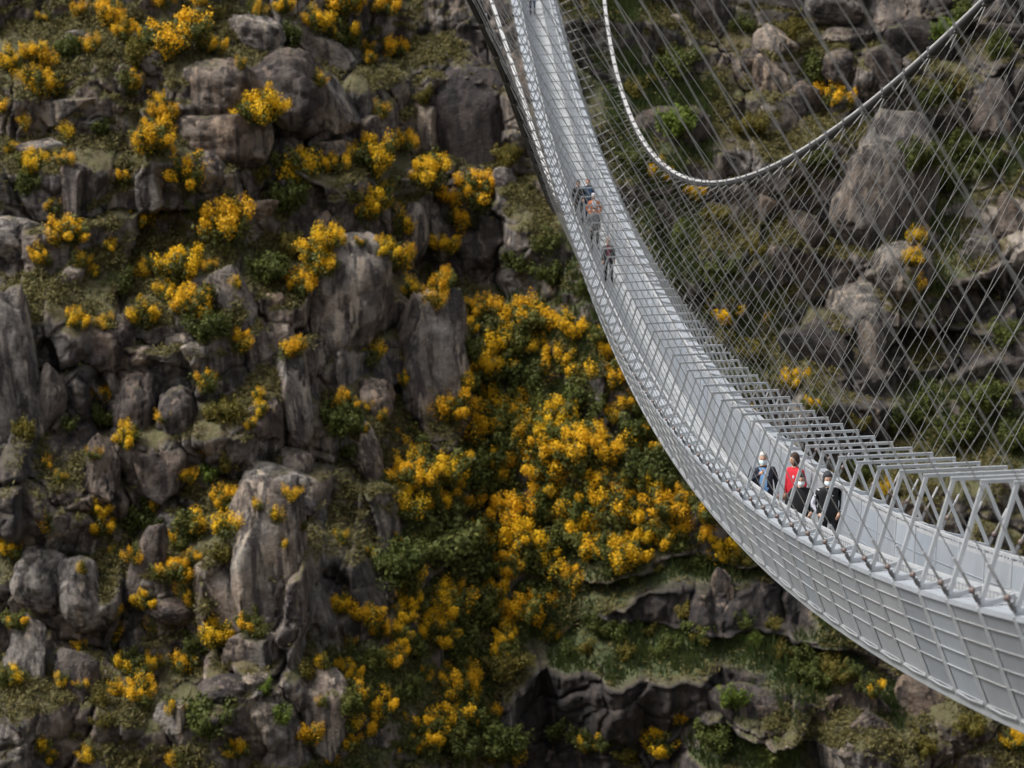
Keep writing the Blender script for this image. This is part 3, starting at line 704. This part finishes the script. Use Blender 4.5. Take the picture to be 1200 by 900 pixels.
V = np.stack([B0 - wv_, B0 + wv_, tip + wv_ * .3, tip - wv_ * .3], 1).reshape(-1, 3)
tag(link(bpy.data.objects.new('grass', np_mesh('grass', V, np.arange(4 * n).reshape(n, 4), [M_grass]))), 'long green grass hanging on the ledges of the cliff', 'grass', kind='stuff')

# ------------------------------------------------------------------ suspension bridge
y0, sp_, ym, aa, Wl, h1, h2, bb = P_[5], P_[6], P_[7], P_[8] * 1e-3, P_[9], P_[10], P_[11], P_[12]
def zd(y): return aa * (y - ym) ** 2 + P_[14] * 1e-5 * (y - 57) ** 3
def pt(k, x, h):
    y = y0 + sp_ * k; sl = (zd(y + .01) - zd(y - .01)) / .02; n = math.sqrt(1 + sl * sl)
    return Vector((x, y - h * sl / n, zd(y) + h / n))
K0, K1 = -10, 74
TT = .7125; HX, HH = .775, h1 + .12; FX = .62
bridge = empty('suspension_bridge', (0, y0 + sp_ * 33, zd(y0 + sp_ * 33)))
tag(bridge, 'long grey steel footbridge hanging from two cables over the gorge', 'bridge')
bridge_loc = Vector(bridge.location)
def bbuild(mb, name, mat, color=None, parent=None, smooth=False):
    mb.v = [(v[0] - bridge_loc.x, v[1] - bridge_loc.y, v[2] - bridge_loc.z) for v in mb.v]
    return mb.build(name, mat, parent or bridge, smooth, color)
def tint(a=.9, b=1.1):
    k = random.uniform(a, b); w = random.uniform(-.025, .025); return (k * (1 + w), k, k * (1 - w), 1)
for k in range(K0, K1 + 1):
    m = MB()
    for s in (-1, 1):
        P = pt(k, s * Wl, h1 + .015); L = pt(k, s * TT, h2); Hn = pt(k, s * HX, HH); Bp = pt(k, s * (bb + .012), -.02); Fi = pt(k, s * (FX + .02), .0)
        dn = (pt(k, 0, 1) - pt(k, 0, 0)).normalized()
        m.beam(P, L, .055, .05, (0, 1, 0))
        m.beam(P + Vector((s * .02, 0, 0)), Hn, .055, .06, (0, 1, 0))
        m.beam(pt(k, s * (Wl + .022), h1 - .005), Bp + Vector((s * .012, 0, 0)), .085, .035, (0, 1, 0))
        m.beam(Hn - dn * .04, Fi, .05, .05, (0, 1, 0))
    m.beam(pt(k, -TT - .035, h2 + .012), pt(k, TT + .035, h2 + .012), .05, .046, (0, 1, 0))
    m.beam(pt(k, -bb, -.055), pt(k, bb, -.055), .09, .09, (0, 1, 0))
    bbuild(m, 'portal_frame', M_steel, tint(1.02, 1.2))
# wall panels, each bay its own part for the hundred largest
def wall_quad(m, k, xa, ha, xb, hb, n=4):
    for i in range(n):
        t0, t1 = i / n, (i + 1) / n
        a = lambda t: (xa + (xb - xa) * t, ha + (hb - ha) * t)
        (x0, g0), (x1, g1) = a(t0), a(t1)
        m.quad(pt(k, x0, g0), pt(k + 1, x0, g0), pt(k + 1, x1, g1), pt(k, x1, g1))
rest = MB()
for k in range(K0, K1):
    near = 0 <= k < 50
    m = MB() if near else rest
    wall_quad(m, k, -Wl, h1 - .006, -bb, 0)
    for i in range(1, 6):
        t = i / 5.6 if i < 5 else .975
        x = -(Wl + (bb - Wl) * t) - .016; h = h1 * (1 - t)
        m.tube([pt(k + .02, x, h), pt(k + .98, x, h)], .0068, 5, 1)
    if near: bbuild(m, 'side_panel', [M_mesh, M_rail], tint(.82, 1.1))
    m = MB() if near else rest
    wall_quad(m, k, HX - .012, HH - .11, FX, .012)
    for i in range(1, 4):
        t = i / 4; x = (HX + (FX - HX) * t) - .02; m.tube([pt(k + .02, x, h1 * (1 - t)), pt(k + .98, x, h1 * (1 - t))], .008, 5)
    if near: bbuild(m, 'inner_panel', M_mesh, tint(.95, 1.15))
o = bbuild(rest, 'side_panels', [M_mesh, M_rail], (.95, .95, .95, 1)); o['kind'] = 'stuff'
m1 = MB(); m2 = MB(); m3 = MB(); m4 = MB()
for k in range(K0, K1):
    wall_quad(m1, k, -(HX - .012), HH - .11, -FX, .012)
    wall_quad(m2, k, Wl, h1 - .006, bb, 0)
    for s in (-1, 1): pass
    # floor gratings with a joint in every bay
    for j in range(2):
        a, b_ = k + j * .5 + .012, k + j * .5 + .488
        m3.quad(pt(a, -FX, 0), pt(a, FX, 0), pt(b_, FX, 0), pt(b_, -FX, 0))
    m3.beam(pt(k, 0, -.03), pt(k + 1, 0, -.03), FX * 2, .02, (1, 0, 0))
    for s in (-1, 1): m3.beam(pt(k, s * (FX - .06), .03), pt(k + 1, s * (FX - .06), .03), .035, .05, (1, 0, 0), 1)
bbuild(m1, 'inner_wall', M_mesh, (1.3, 1.3, 1.3, 1)); bbuild(m2, 'outer_wall', M_mesh, (1, 1, 1, 1)); bbuild(m3, 'deck_floor', [M_floor, M_rail], (1, 1, 1, 1))
for s in (-1, 1):
    ml = MB(); mh = MB(); mb_ = MB()
    for k in range(K0, K1):
        # ledge cover plates, the strip below the handrail, handrail tube and bottom edge beam
        ml.quad(pt(k + .02, s * Wl, h1 + .002), pt(k + .98, s * Wl, h1 + .002), pt(k + .98, s * (HX + .05), h1 + .02), pt(k + .02, s * (HX + .05), h1 + .02))
        ml.beam(pt(k + .01, s * (Wl - .01), h1 - .03), pt(k + .99, s * (Wl - .01), h1 - .03), .03, .06, (1, 0, 0))
        for t in (.35, .62): ml.beam(pt(k + .03, s * (Wl + (HX - Wl) * t), h1 + .016 * t), pt(k + .97, s * (Wl + (HX - Wl) * t), h1 + .016 * t), .015, .018, (1, 0, 0))
        mh.beam(pt(k, s * HX, HH + .005), pt(k + 1, s * HX, HH + .005), .045, .045, (1, 0, 0))
        for j in range(8): mh.beam(pt(k + .08 + .12 * j, s * (HX + .01), h1 + .01), pt(k + .08 + .12 * j, s * (HX + .01), HH - .02), .012, .05, (1, 0, 0))
        mh.beam(pt(k, s * (HX - .004), HH - .085), pt(k + 1, s * (HX - .004), HH - .085), .012, .06, (1, 0, 0))
        mb_.beam(pt(k, s * (bb - .02), -.075), pt(k + 1, s * (bb - .02), -.075), .07, .10, (1, 0, 0))
        mb_.tube([pt(k + .06, s * (bb + .045), .015), pt(k + .5, s * (bb + .05), .0), pt(k + .94, s * (bb + .045), .015)], .018, 6)
    bbuild(ml, 'ledge', M_mesh, (1.15, 1.15, 1.15, 1)); bbuild(mh, 'handrail', M_rail, (1, 1, 1, 1)); bbuild(mb_, 'bottom_rail', M_steel, (.95, .95, .95, 1))

# main cables: station tables (frame number, distance out, height above the ledge)
KK = np.array([0, 3, 6, 9, 12, 15, 18, 21, 24, 27, 30, 33, 36, 39, 42, 45, 48, 51, 54, 57, 60, 63, 66.])
RX = np.array([15.81, 13.47, 11.45, 9.73, 8.27, 7.05, 6.03, 5.19, 4.51, 3.97, 3.55, 3.22, 2.98, 2.81, 2.71, 2.66, 2.66, 2.70, 2.78, 2.90, 3.07, 3.29, 3.56])
RZ = np.array([27.36, 23.42, 20.0, 17.04, 14.48, 12.28, 10.38, 8.75, 7.34, 6.13, 5.08, 4.17, 3.38, 2.70, 2.11, 1.61, 1.20, .89, .70, .61, .61, .71, .97])
LX = np.array([15.81, 13.47, 11.45, 9.6, 7.9, 6.4, 5.22, 4.53, 3.94, 3.42, 2.96, 2.58, 2.30, 2.11, 2.02, 2.03, 2.12, 2.28, 2.51, 2.78, 3.07, 3.35, 3.59])
LZ = np.array([27.36, 23.42, 20.0, 16.8, 13.8, 11.1, 9.0, 7.58, 6.37, 5.25, 4.29, 3.51, 2.93, 2.56, 2.40, 2.45, 2.67, 3.04, 3.52, 4.04, 4.54, 4.95, 5.18])
def hermite(k, T):
    k = float(k)
    if k < 0: return T[0] + (T[0] - T[1]) / 3 * -k * 1.05 + .006 * k * k
    if k >= 66: return T[-1] + (T[-1] - T[-2]) / 3 * (k - 66) * .8
    i = int(k // 3); t = (k - 3 * i) / 3
    p0, p1 = T[i], T[i + 1]; m0 = (T[i + 1] - T[max(i - 1, 0)]) / (2 if i > 0 else 1); m1 = (T[min(i + 2, 22)] - T[i]) / (2 if i < 21 else 1)
    t2, t3 = t * t, t * t * t
    return (2 * t3 - 3 * t2 + 1) * p0 + (t3 - 2 * t2 + t) * m0 + (-2 * t3 + 3 * t2) * p1 + (t3 - t2) * m1
def cable(k, s):
    x, h = (hermite(k, RX), hermite(k, RZ)) if s > 0 else (hermite(k, LX), hermite(k, LZ))
    y = y0 + sp_ * k
    return Vector((s * x, y, zd(y) + h1 + h))
def turnbuckle(A, d):
    m = MB()
    m.tube([A + d * .02, A + d * .1], .03, 6, 0)
    for e in (-1, 1): m.tube([A + Vector((0, e * .045, 0)), A + Vector((0, e * .045, 0)) + d * .12], .018, 6, 0)
    m.ball(A + d * .17, .042, n=8, m=6, mi=1)
    m.tube([A + d * .2, A + d * .4], [.018, .014], 6, 2); m.tube([A + d * .4, A + d * .6], .02, 6, 3)
    return m
# every clamp carries two wires: one down to the ledge pin of its own side, one to the opposite top corner of the frame.
# the hundred that show largest are parts, the rest one part
vis = sorted([(abs(k - 10) + (6 if hi else 0) + (8 if s > 0 else 0), k, s, hi) for k in range(K0, K1 + 1) for s in (-1, 1) for hi in (0, 1) if not (s > 0 and k < 4)])
own = {v[1:] for v in vis[:100]}
restw = MB()
for k in range(K0, K1 + 1):
    for s in (-1, 1):
        for hi in (0, 1):
            A = pt(k, -s * (TT + .02), h2 + .05) if hi else pt(k, s * (Wl + .01), h1 + .05)
            Cc = cable(k, s) + Vector((0, .06 if hi else -.06, -.06)); d = (Cc - A).normalized()
            mine = (k, s, hi) in own; m = MB() if mine else restw
            far_end = Cc - d * .1
            m.tube([A + d * (.02 if hi else .2), A.lerp(far_end, .5) - Vector((0, 0, .004)), far_end], (.0056 if hi else .007) * (1 if s < 0 else .72) * (1 if k < 26 else (.8 if k < 36 else .62)), 6)
            m.tube([far_end, far_end - d * (.34 if k < 30 else .25)], .015 if k < 30 else .01, 6)
            if mine:
                ho = bbuild(m, 'hanger_cable', M_wire, (1, 1, 1, 1))
                if not hi: bbuild(turnbuckle(A, d), 'turnbuckle', [M_dark, M_pin, M_wire, M_rail], (1, 1, 1, 1), ho)
            elif not hi:
                t = turnbuckle(A, d); base_n = len(restw.v)
                restw.v += t.v; restw.f += [tuple(i + base_n for i in f) for f in t.f]; restw.m += [1 if q_ == 0 else 0 for q_ in t.m]
o = bbuild(restw, 'hanger_cables', [M_wire, M_dark], (1, 1, 1, 1)); o['kind'] = 'stuff'
for s in (-1, 1):
    m = MB(); ks = np.arange(K0, K1 + .01, .5)
    pts = [cable(k, s) for k in ks]
    for ox, oz in ((-.042, .055), (.042, .055), (-.055, -.06), (.055, -.06)):
        m.tube([p + Vector((ox, 0, oz)) for p in pts], (.042 if oz > 0 else .056), 8, 0 if oz > 0 else 2)  # upper two strands grey, lower two thicker and black
    for k in range(K0, K1 + 1):
        c = cable(k, s); d = (cable(k + .1, s) - cable(k - .1, s)).normalized()
        m.beam(c - d * .06, c + d * .06, .20, .235, (1, 0, 0), 1); m.beam(c - Vector((0, 0, .14)), c + Vector((0, 0, .16)), .03, .05, (1, 0, 0), 1)
    bbuild(m, 'main_cable', [M_cable, M_dark, M_black_strand], (1, 1, 1, 1), smooth=False)

# ------------------------------------------------------------------ people
SKIN = plain('skin', (.50, .30, .21), .55, var=.06)
def fabric(name, c): return plain(name, c, .85, var=.18, scale=14)
CL = {n: fabric('cloth_' + n, c) for n, c in dict(navy=(.012, .014, .028), black=(.008, .008, .010), shirt=(.22, .42, .72), red=(.55, .015, .03), white=(.5, .5, .56), grey=(.12, .125, .13), orange=(.40, .12, .035),
      blue=(.015, .06, .13), charcoal=(.03, .032, .038), jeans=(.03, .045, .09), mask=(.62, .76, .80), maskw=(.78, .84, .86), brownhair=(.045, .022, .014), blackhair=(.012, .01, .01), whitehair=(.42, .40, .37), redhair=(.24, .08, .035), eye=(.02, .015, .012), pink=(.16, .025, .05), shoe=(.015, .015, .018)).items()}
def person(label, pos, h, face, top, legs, arm_pose, shoes='shoe', sleeve=None, front=None, step=.0, lean=0., head_turn=0., shoulder=1., hem=.46, bulk=1.):
    """pos: floor point; face: yaw of facing (0 = towards -y). Returns root empty. Body is one continuous skinned mesh."""
    S = h / 1.7
    J = {}; R = {}; E = []
    def j(n, x, y, z, r, parent=None):
        J[n] = (x * S, (y + lean * (z - .9) * -1) * S, z * S); R[n] = r * S
        if parent: E.append((parent, n))
    j('pelvis', 0, 0, .93, .15); j('waist', 0, 0, 1.08, .145, 'pelvis'); j('chest', 0, 0, 1.26, .165, 'waist'); j('neckb', 0, .01, 1.435, .085, 'chest'); j('neck', 0, -.005, 1.50, .056, 'neckb')
    for s, sn in ((-1, 'r'), (1, 'l')):
        st = step * s
        j('hip' + sn, s * .095, 0, .86, .105, 'pelvis'); j('knee' + sn, s * .10, -st * .6 - .02, .49, .066, 'hip' + sn); j('ankle' + sn, s * .10, -st + .02, .09, .045, 'knee' + sn)
        j('toe' + sn, s * .12, -st - .13, .045, .045, 'ankle' + sn)
        sh = .185 * shoulder
        j('sho' + sn, s * sh * .94, .01, 1.365, .07, 'chest')
        if arm_pose[0 if s < 0 else 1] == 'up':
            e, w = (s * (sh + .09), -.10, 1.13), (s * .06, -.27, 1.34)
        elif arm_pose[0 if s < 0 else 1] == 'pocket':
            e, w = (s * (sh + .10), .03, 1.11), (s * (sh - .01), -.12, .93)
        else:
            e, w = (s * (sh + .05), .03 + st * .3, 1.10), (s * (sh + .05), -.06 + st * .6, .86)
        j('elb' + sn, *e, .056, 'sho' + sn); j('wri' + sn, *w, .037, 'elb' + sn)
    names = list(J); ix = {n: i for i, n in enumerate(names)}
    me = bpy.data.meshes.new('tmp_skin'); me.from_pydata([J[n] for n in names], [(ix[a], ix[b]) for a, b in E], [])
    ob = bpy.data.objects.new('tmp_skin', me); COL.objects.link(ob)
    sk = ob.modifiers.new('skin', 'SKIN'); sk.use_smooth_shade = True
    layer = me.skin_vertices[0] if me.skin_vertices else None
    for n in names:
        r0 = R[n] * (bulk if n in ('chest', 'waist', 'pelvis') or n.startswith('hip') else 1); wd = 1.18 if n in ('chest', 'waist', 'pelvis') else 1
        layer.data[ix[n]].radius = (r0 * (wd if n in ('chest', 'waist', 'pelvis') else 1), r0 * (.82 if n in ('chest', 'waist', 'pelvis') else 1))
        layer.data[ix[n]].use_root = n == 'pelvis'
    sb_ = ob.modifiers.new('sub', 'SUBSURF'); sb_.levels = 2; sb_.render_levels = 2
    dg = bpy.context.evaluated_depsgraph_get(); ev = ob.evaluated_get(dg); m2 = bpy.data.meshes.new_from_object(ev)
    V = [Vector(v.co) for v in m2.vertices]; Fs = [tuple(p.vertices) for p in m2.polygons]
    bpy.data.objects.remove(ob); bpy.data.meshes.remove(me); bpy.data.meshes.remove(m2)
    mats = [SKIN, CL[top], CL[legs], CL[shoes], CL[sleeve or top], CL[front or top], CL['eye']]
    # which bone is a face nearest to -> which cloth
    segs = [(a, b, Vector(J[a]), Vector(J[b])) for a, b in E]
    mi = []
    for f in Fs:
        c = sum((V[i] for i in f), Vector()) / len(f)
        def ds(sg):
            ab = sg[3] - sg[2]; t = max(0, min(1, (c - sg[2]).dot(ab) / ab.length_squared)); return (sg[2] + ab * t - c).length - .5 * (R[sg[0]] * (1 - t) + R[sg[1]] * t)
        a, b, _, _ = min(segs, key=ds)
        if b == 'neck': m_ = 0 if c.z > 1.45 * S else 1
        elif b.startswith('toe') or (b.startswith('ankle') and c.z < .1 * S): m_ = 3
        elif b.startswith(('knee', 'ankle')): m_ = 2
        elif b.startswith('hip'): m_ = 2 if c.z < .86 * S else 1
        elif b.startswith(('elb', 'wri')): m_ = 4 if (sleeve is None or (b.endswith('r') and c.x < (Vector(J[a]).x + Vector(J[b]).x) / 2 - .008 * S)) else 1
        elif b.startswith('sho') and abs(c.x) > .19 * S: m_ = 4 if sleeve is None or c.z > 1.41 * S else 1
        else:
            m_ = 1
            if c.z < .80 * S: m_ = 2
            if front and c.y < -.06 * S and abs(c.x) < .075 * S: m_ = 5
        mi.append(m_)
    body = MB(); body.add(V, Fs); body.m = mi
    # head with brow, nose, ears and eyes; turned on the neck
    hc = Vector((0, -.02 - lean * .7, 1.60)) * S; hr = Matrix.Rotation(head_turn, 3, 'Z')
    def hd(v):
        v = v.copy(); y_ = v.y / S; z_ = v.z / S
        if z_ < 0: v.x *= 1 - .28 * min(1, -z_ / .12); 
        if y_ < 0 and z_ < -.02: v.y *= 1 - .1
        if y_ < -.05 and abs(v.x / S) < .02 and -.05 < z_ < .015: v.y -= .022 * S
        if y_ < -.06 and -.008 < z_ < .03 and .018 < abs(v.x / S) < .05: v.y += .01 * S
        return hr @ v
    body.ball(hc, .118 * S, (.66, .82, 1.0), 20, 16, 0, hd)
    for s in (-1, 1):
        body.ball(hc + hr @ (Vector((s * .077, .005, -.005)) * S), .024 * S, (.4, .7, 1.2), 6, 5, 0)
        body.ball(hc + hr @ (Vector((s * .031, -.084, .012)) * S), .011 * S, (1.2, .6, .8), 6, 5, 6)
        # hand: palm, four unequal curled fingers and a thumb
        sn = 'r' if s < 0 else 'l'; w = Vector(J['wri' + sn]); d = (w - Vector(J['elb' + sn])).normalized(); side = d.orthogonal().normalized(); nrm = d.cross(side)
        body.tube([w - d * .02 * S, w + d * .035 * S, w + d * .085 * S], [.03 * S, .036 * S, .034 * S], 8, 0)
        for q_, (off, ln) in enumerate(((-.027, .070), (-.009, .080), (.009, .074), (.026, .058))):
            b0 = w + d * .08 * S + side * off * S
            body.tube([b0, b0 + d * ln * .5 * S + nrm * .008 * S, b0 + d * ln * .85 * S + nrm * .03 * S], [.0095 * S, .009 * S, .006 * S], 6, 0)
        b0 = w + d * .03 * S - side * .028 * S
        body.tube([b0, b0 + d * .03 * S - side * .022 * S + nrm * .01 * S, b0 + d * .065 * S - side * .022 * S + nrm * .022 * S], [.012 * S, .011 * S, .008 * S], 6, 0)
    root = empty('person', pos); root.rotation_euler = (0, 0, face); tag(root, label, 'person')
    body.build('body', mats, root, True)
    return root, hc, hr, S
def hair(root, hc, hr, S, mat, long=False, hood=False):
    m = MB()
    def fn(v):
        v = v.copy()
        if v.y < -.045 * S and v.z < .055 * S: v.y = -.045 * S + (v.y + .045 * S) * .15; v.x *= 1.03
        if v.z < -.05 * S and not (long or hood): v.z = -.05 * S + (v.z + .05 * S) * .3
        return hr @ v
    k = 1.17 if hood else 1.07
    m.ball(hc + hr @ Vector((0, .016 * S, .012 * S)), .118 * k * S, (.74, .86, 1.05 if not (long or hood) else 1.22), 18, 14, 0, fn)
    m.build('hood' if hood else 'hair', mat, root, True)
def mask(root, hc, hr, S, mat):
    m = MB(); rows = []
    for i, z_ in enumerate((-.012, -.045, -.08, -.112)):
        row = []
        for j in range(9):
            t = (j - 4) / 4 * 1.15; rr = .108 if i in (1, 2) else .098
            row.append(hc + hr @ (Vector((math.sin(t) * rr * (.80 if i < 3 else .55), -math.cos(t) * rr - (.006 if abs(j - 4) < 2 else 0), z_)) * S))
        rows.append(row)
    vs = [v for r_ in rows for v in r_]; fs = [(i * 9 + j, i * 9 + j + 1, (i + 1) * 9 + j + 1, (i + 1) * 9 + j) for i in range(3) for j in range(8)]
    m.add(vs, fs); m.build('face_mask', mat, root, True)
def fl(k, x): return pt(k, x, .012)

r_, hc, hr, S = person('white-haired man in open navy jacket and light blue shirt, hand raised to his mask', fl(15.6, -.22), 1.74, -.15, 'navy', 'navy', ('up', 'down'), front='shirt', shoulder=1.16, bulk=1.15)
mask(r_, hc, hr, S, CL['mask']); hair(r_, hc, hr, S, CL['whitehair'])
r_, hc, hr, S = person('brown-haired person in bright red jacket, head turned aside, behind the black hooded walker', fl(15.5, .41), 1.70, -.85, 'red', 'black', ('down', 'down'), head_turn=-.35, shoulder=.95)
hair(r_, hc, hr, S, CL['brownhair'], True)
lb = MB(); cx_ = .07; lb.ball((cx_, -.142, 1.27), .03, (1, .25, 1.3), 8, 6); lb.build('chest_badge', CL['white'], r_, True)
r_, hc, hr, S = person('masked walker all in black between the red jacket and the white-sleeved walker', fl(13.7, .06), 1.62, -.1, 'black', 'black', ('pocket', 'pocket'), shoulder=1.06, step=.08, bulk=1.16)
mask(r_, hc, hr, S, CL['maskw']); hair(r_, hc, hr, S, CL['blackhair'], True)
r_, hc, hr, S = person('masked walker in black hooded top with white sleeves, nearest on the deck', fl(13.4, .50), 1.66, .05, 'black', 'black', ('pocket', 'pocket'), sleeve='white', shoulder=1.1, step=.1, bulk=1.22)
mask(r_, hc, hr, S, CL['maskw']); hair(r_, hc, hr, S, CL['charcoal'], hood=True)
lb = MB(); lb.ball((.06, -.147, 1.27), .018, (1, .3, .6), 6, 5); lb.build('chest_badge', CL['white'], r_, True)
r_, hc, hr, S = person('red-haired walker in dark jacket with pink scarf, alone ahead of the far group', fl(40.2, .0), 1.62, .05, 'charcoal', 'black', ('down', 'down'), step=.16, front='pink')
hair(r_, hc, hr, S, CL['redhair'])
r_, hc, hr, S = person('walker in grey jacket and black trousers leading the far group', fl(43.6, -.05), 1.6, .1, 'grey', 'black', ('pocket', 'down'), step=.14)
hair(r_, hc, hr, S, CL['blackhair'])
r_, hc, hr, S = person('walker in orange jacket and white cap within the far group', fl(44.9, .12), 1.68, .0, 'orange', 'grey', ('pocket', 'pocket'), step=.1, front='white')
hair(r_, hc, hr, S, CL['white'])
r_, hc, hr, S = person('walker in blue jacket at the back of the far group', fl(46.6, .12), 1.62, -.1, 'blue', 'jeans', ('down', 'down'), step=.12)
hair(r_, hc, hr, S, CL['redhair'])
r_, hc, hr, S = person('dark-haired walker in black jacket at the left of the far group', fl(46.4, -.30), 1.66, .15, 'black', 'charcoal', ('down', 'pocket'), step=.14)
hair(r_, hc, hr, S, CL['blackhair'])
r_, hc, hr, S = person('lone walker in navy at the far end of the deck', fl(67.6, .0), 1.68, .0, 'navy', 'jeans', ('down', 'down'), step=.12)
hair(r_, hc, hr, S, CL['blackhair'])

# ------------------------------------------------------------------ light: bright overcast
SUN_EL, SUN_AZ = math.radians(56), math.radians(-98)     # azimuth measured from +y towards +x
w = bpy.data.worlds.new('World'); scene.world = w; w.use_nodes = True
nt = w.node_tree; bg = nt.nodes['Background']; sky = nt.nodes.new('ShaderNodeTexSky'); sky.sky_type = 'NISHITA'; sky.sun_disc = False
sky.sun_elevation = SUN_EL; sky.sun_rotation = SUN_AZ; sky.air_density = 1.; sky.dust_density = 4; sky.ozone_density = .6
hs = nt.nodes.new('ShaderNodeHueSaturation'); hs.inputs['Saturation'].default_value = .3   # overcast: grey sky
nt.links.new(sky.outputs[0], hs.inputs['Color']); nt.links.new(hs.outputs[0], bg.inputs[0]); bg.inputs[1].default_value = .075
sun = bpy.data.lights.new('sun', 'SUN'); sun.energy = 1.5; sun.angle = math.radians(14); sun.color = (1, .96, .9)
so = link(bpy.data.objects.new('sun', sun))
dirv = Vector((math.sin(SUN_AZ) * math.cos(SUN_EL), math.cos(SUN_AZ) * math.cos(SUN_EL), math.sin(SUN_EL)))
so.rotation_euler = (-dirv).to_track_quat('-Z', 'Y').to_euler(); so.location = dirv * 200
vs = scene.view_settings; vs.view_transform = 'Standard'; vs.look = 'None'; vs.exposure = 1.5; vs.gamma = 1; vs.use_curve_mapping = False
scene.render.engine = 'CYCLES'
scene.cycles.max_bounces = 6; scene.cycles.diffuse_bounces = 3; scene.cycles.transparent_max_bounces = 4

print('BROOM', len([b for b in bushes if b[3] != 'n']), 'GREEN', len([b for b in bushes if b[3] == 'n']))
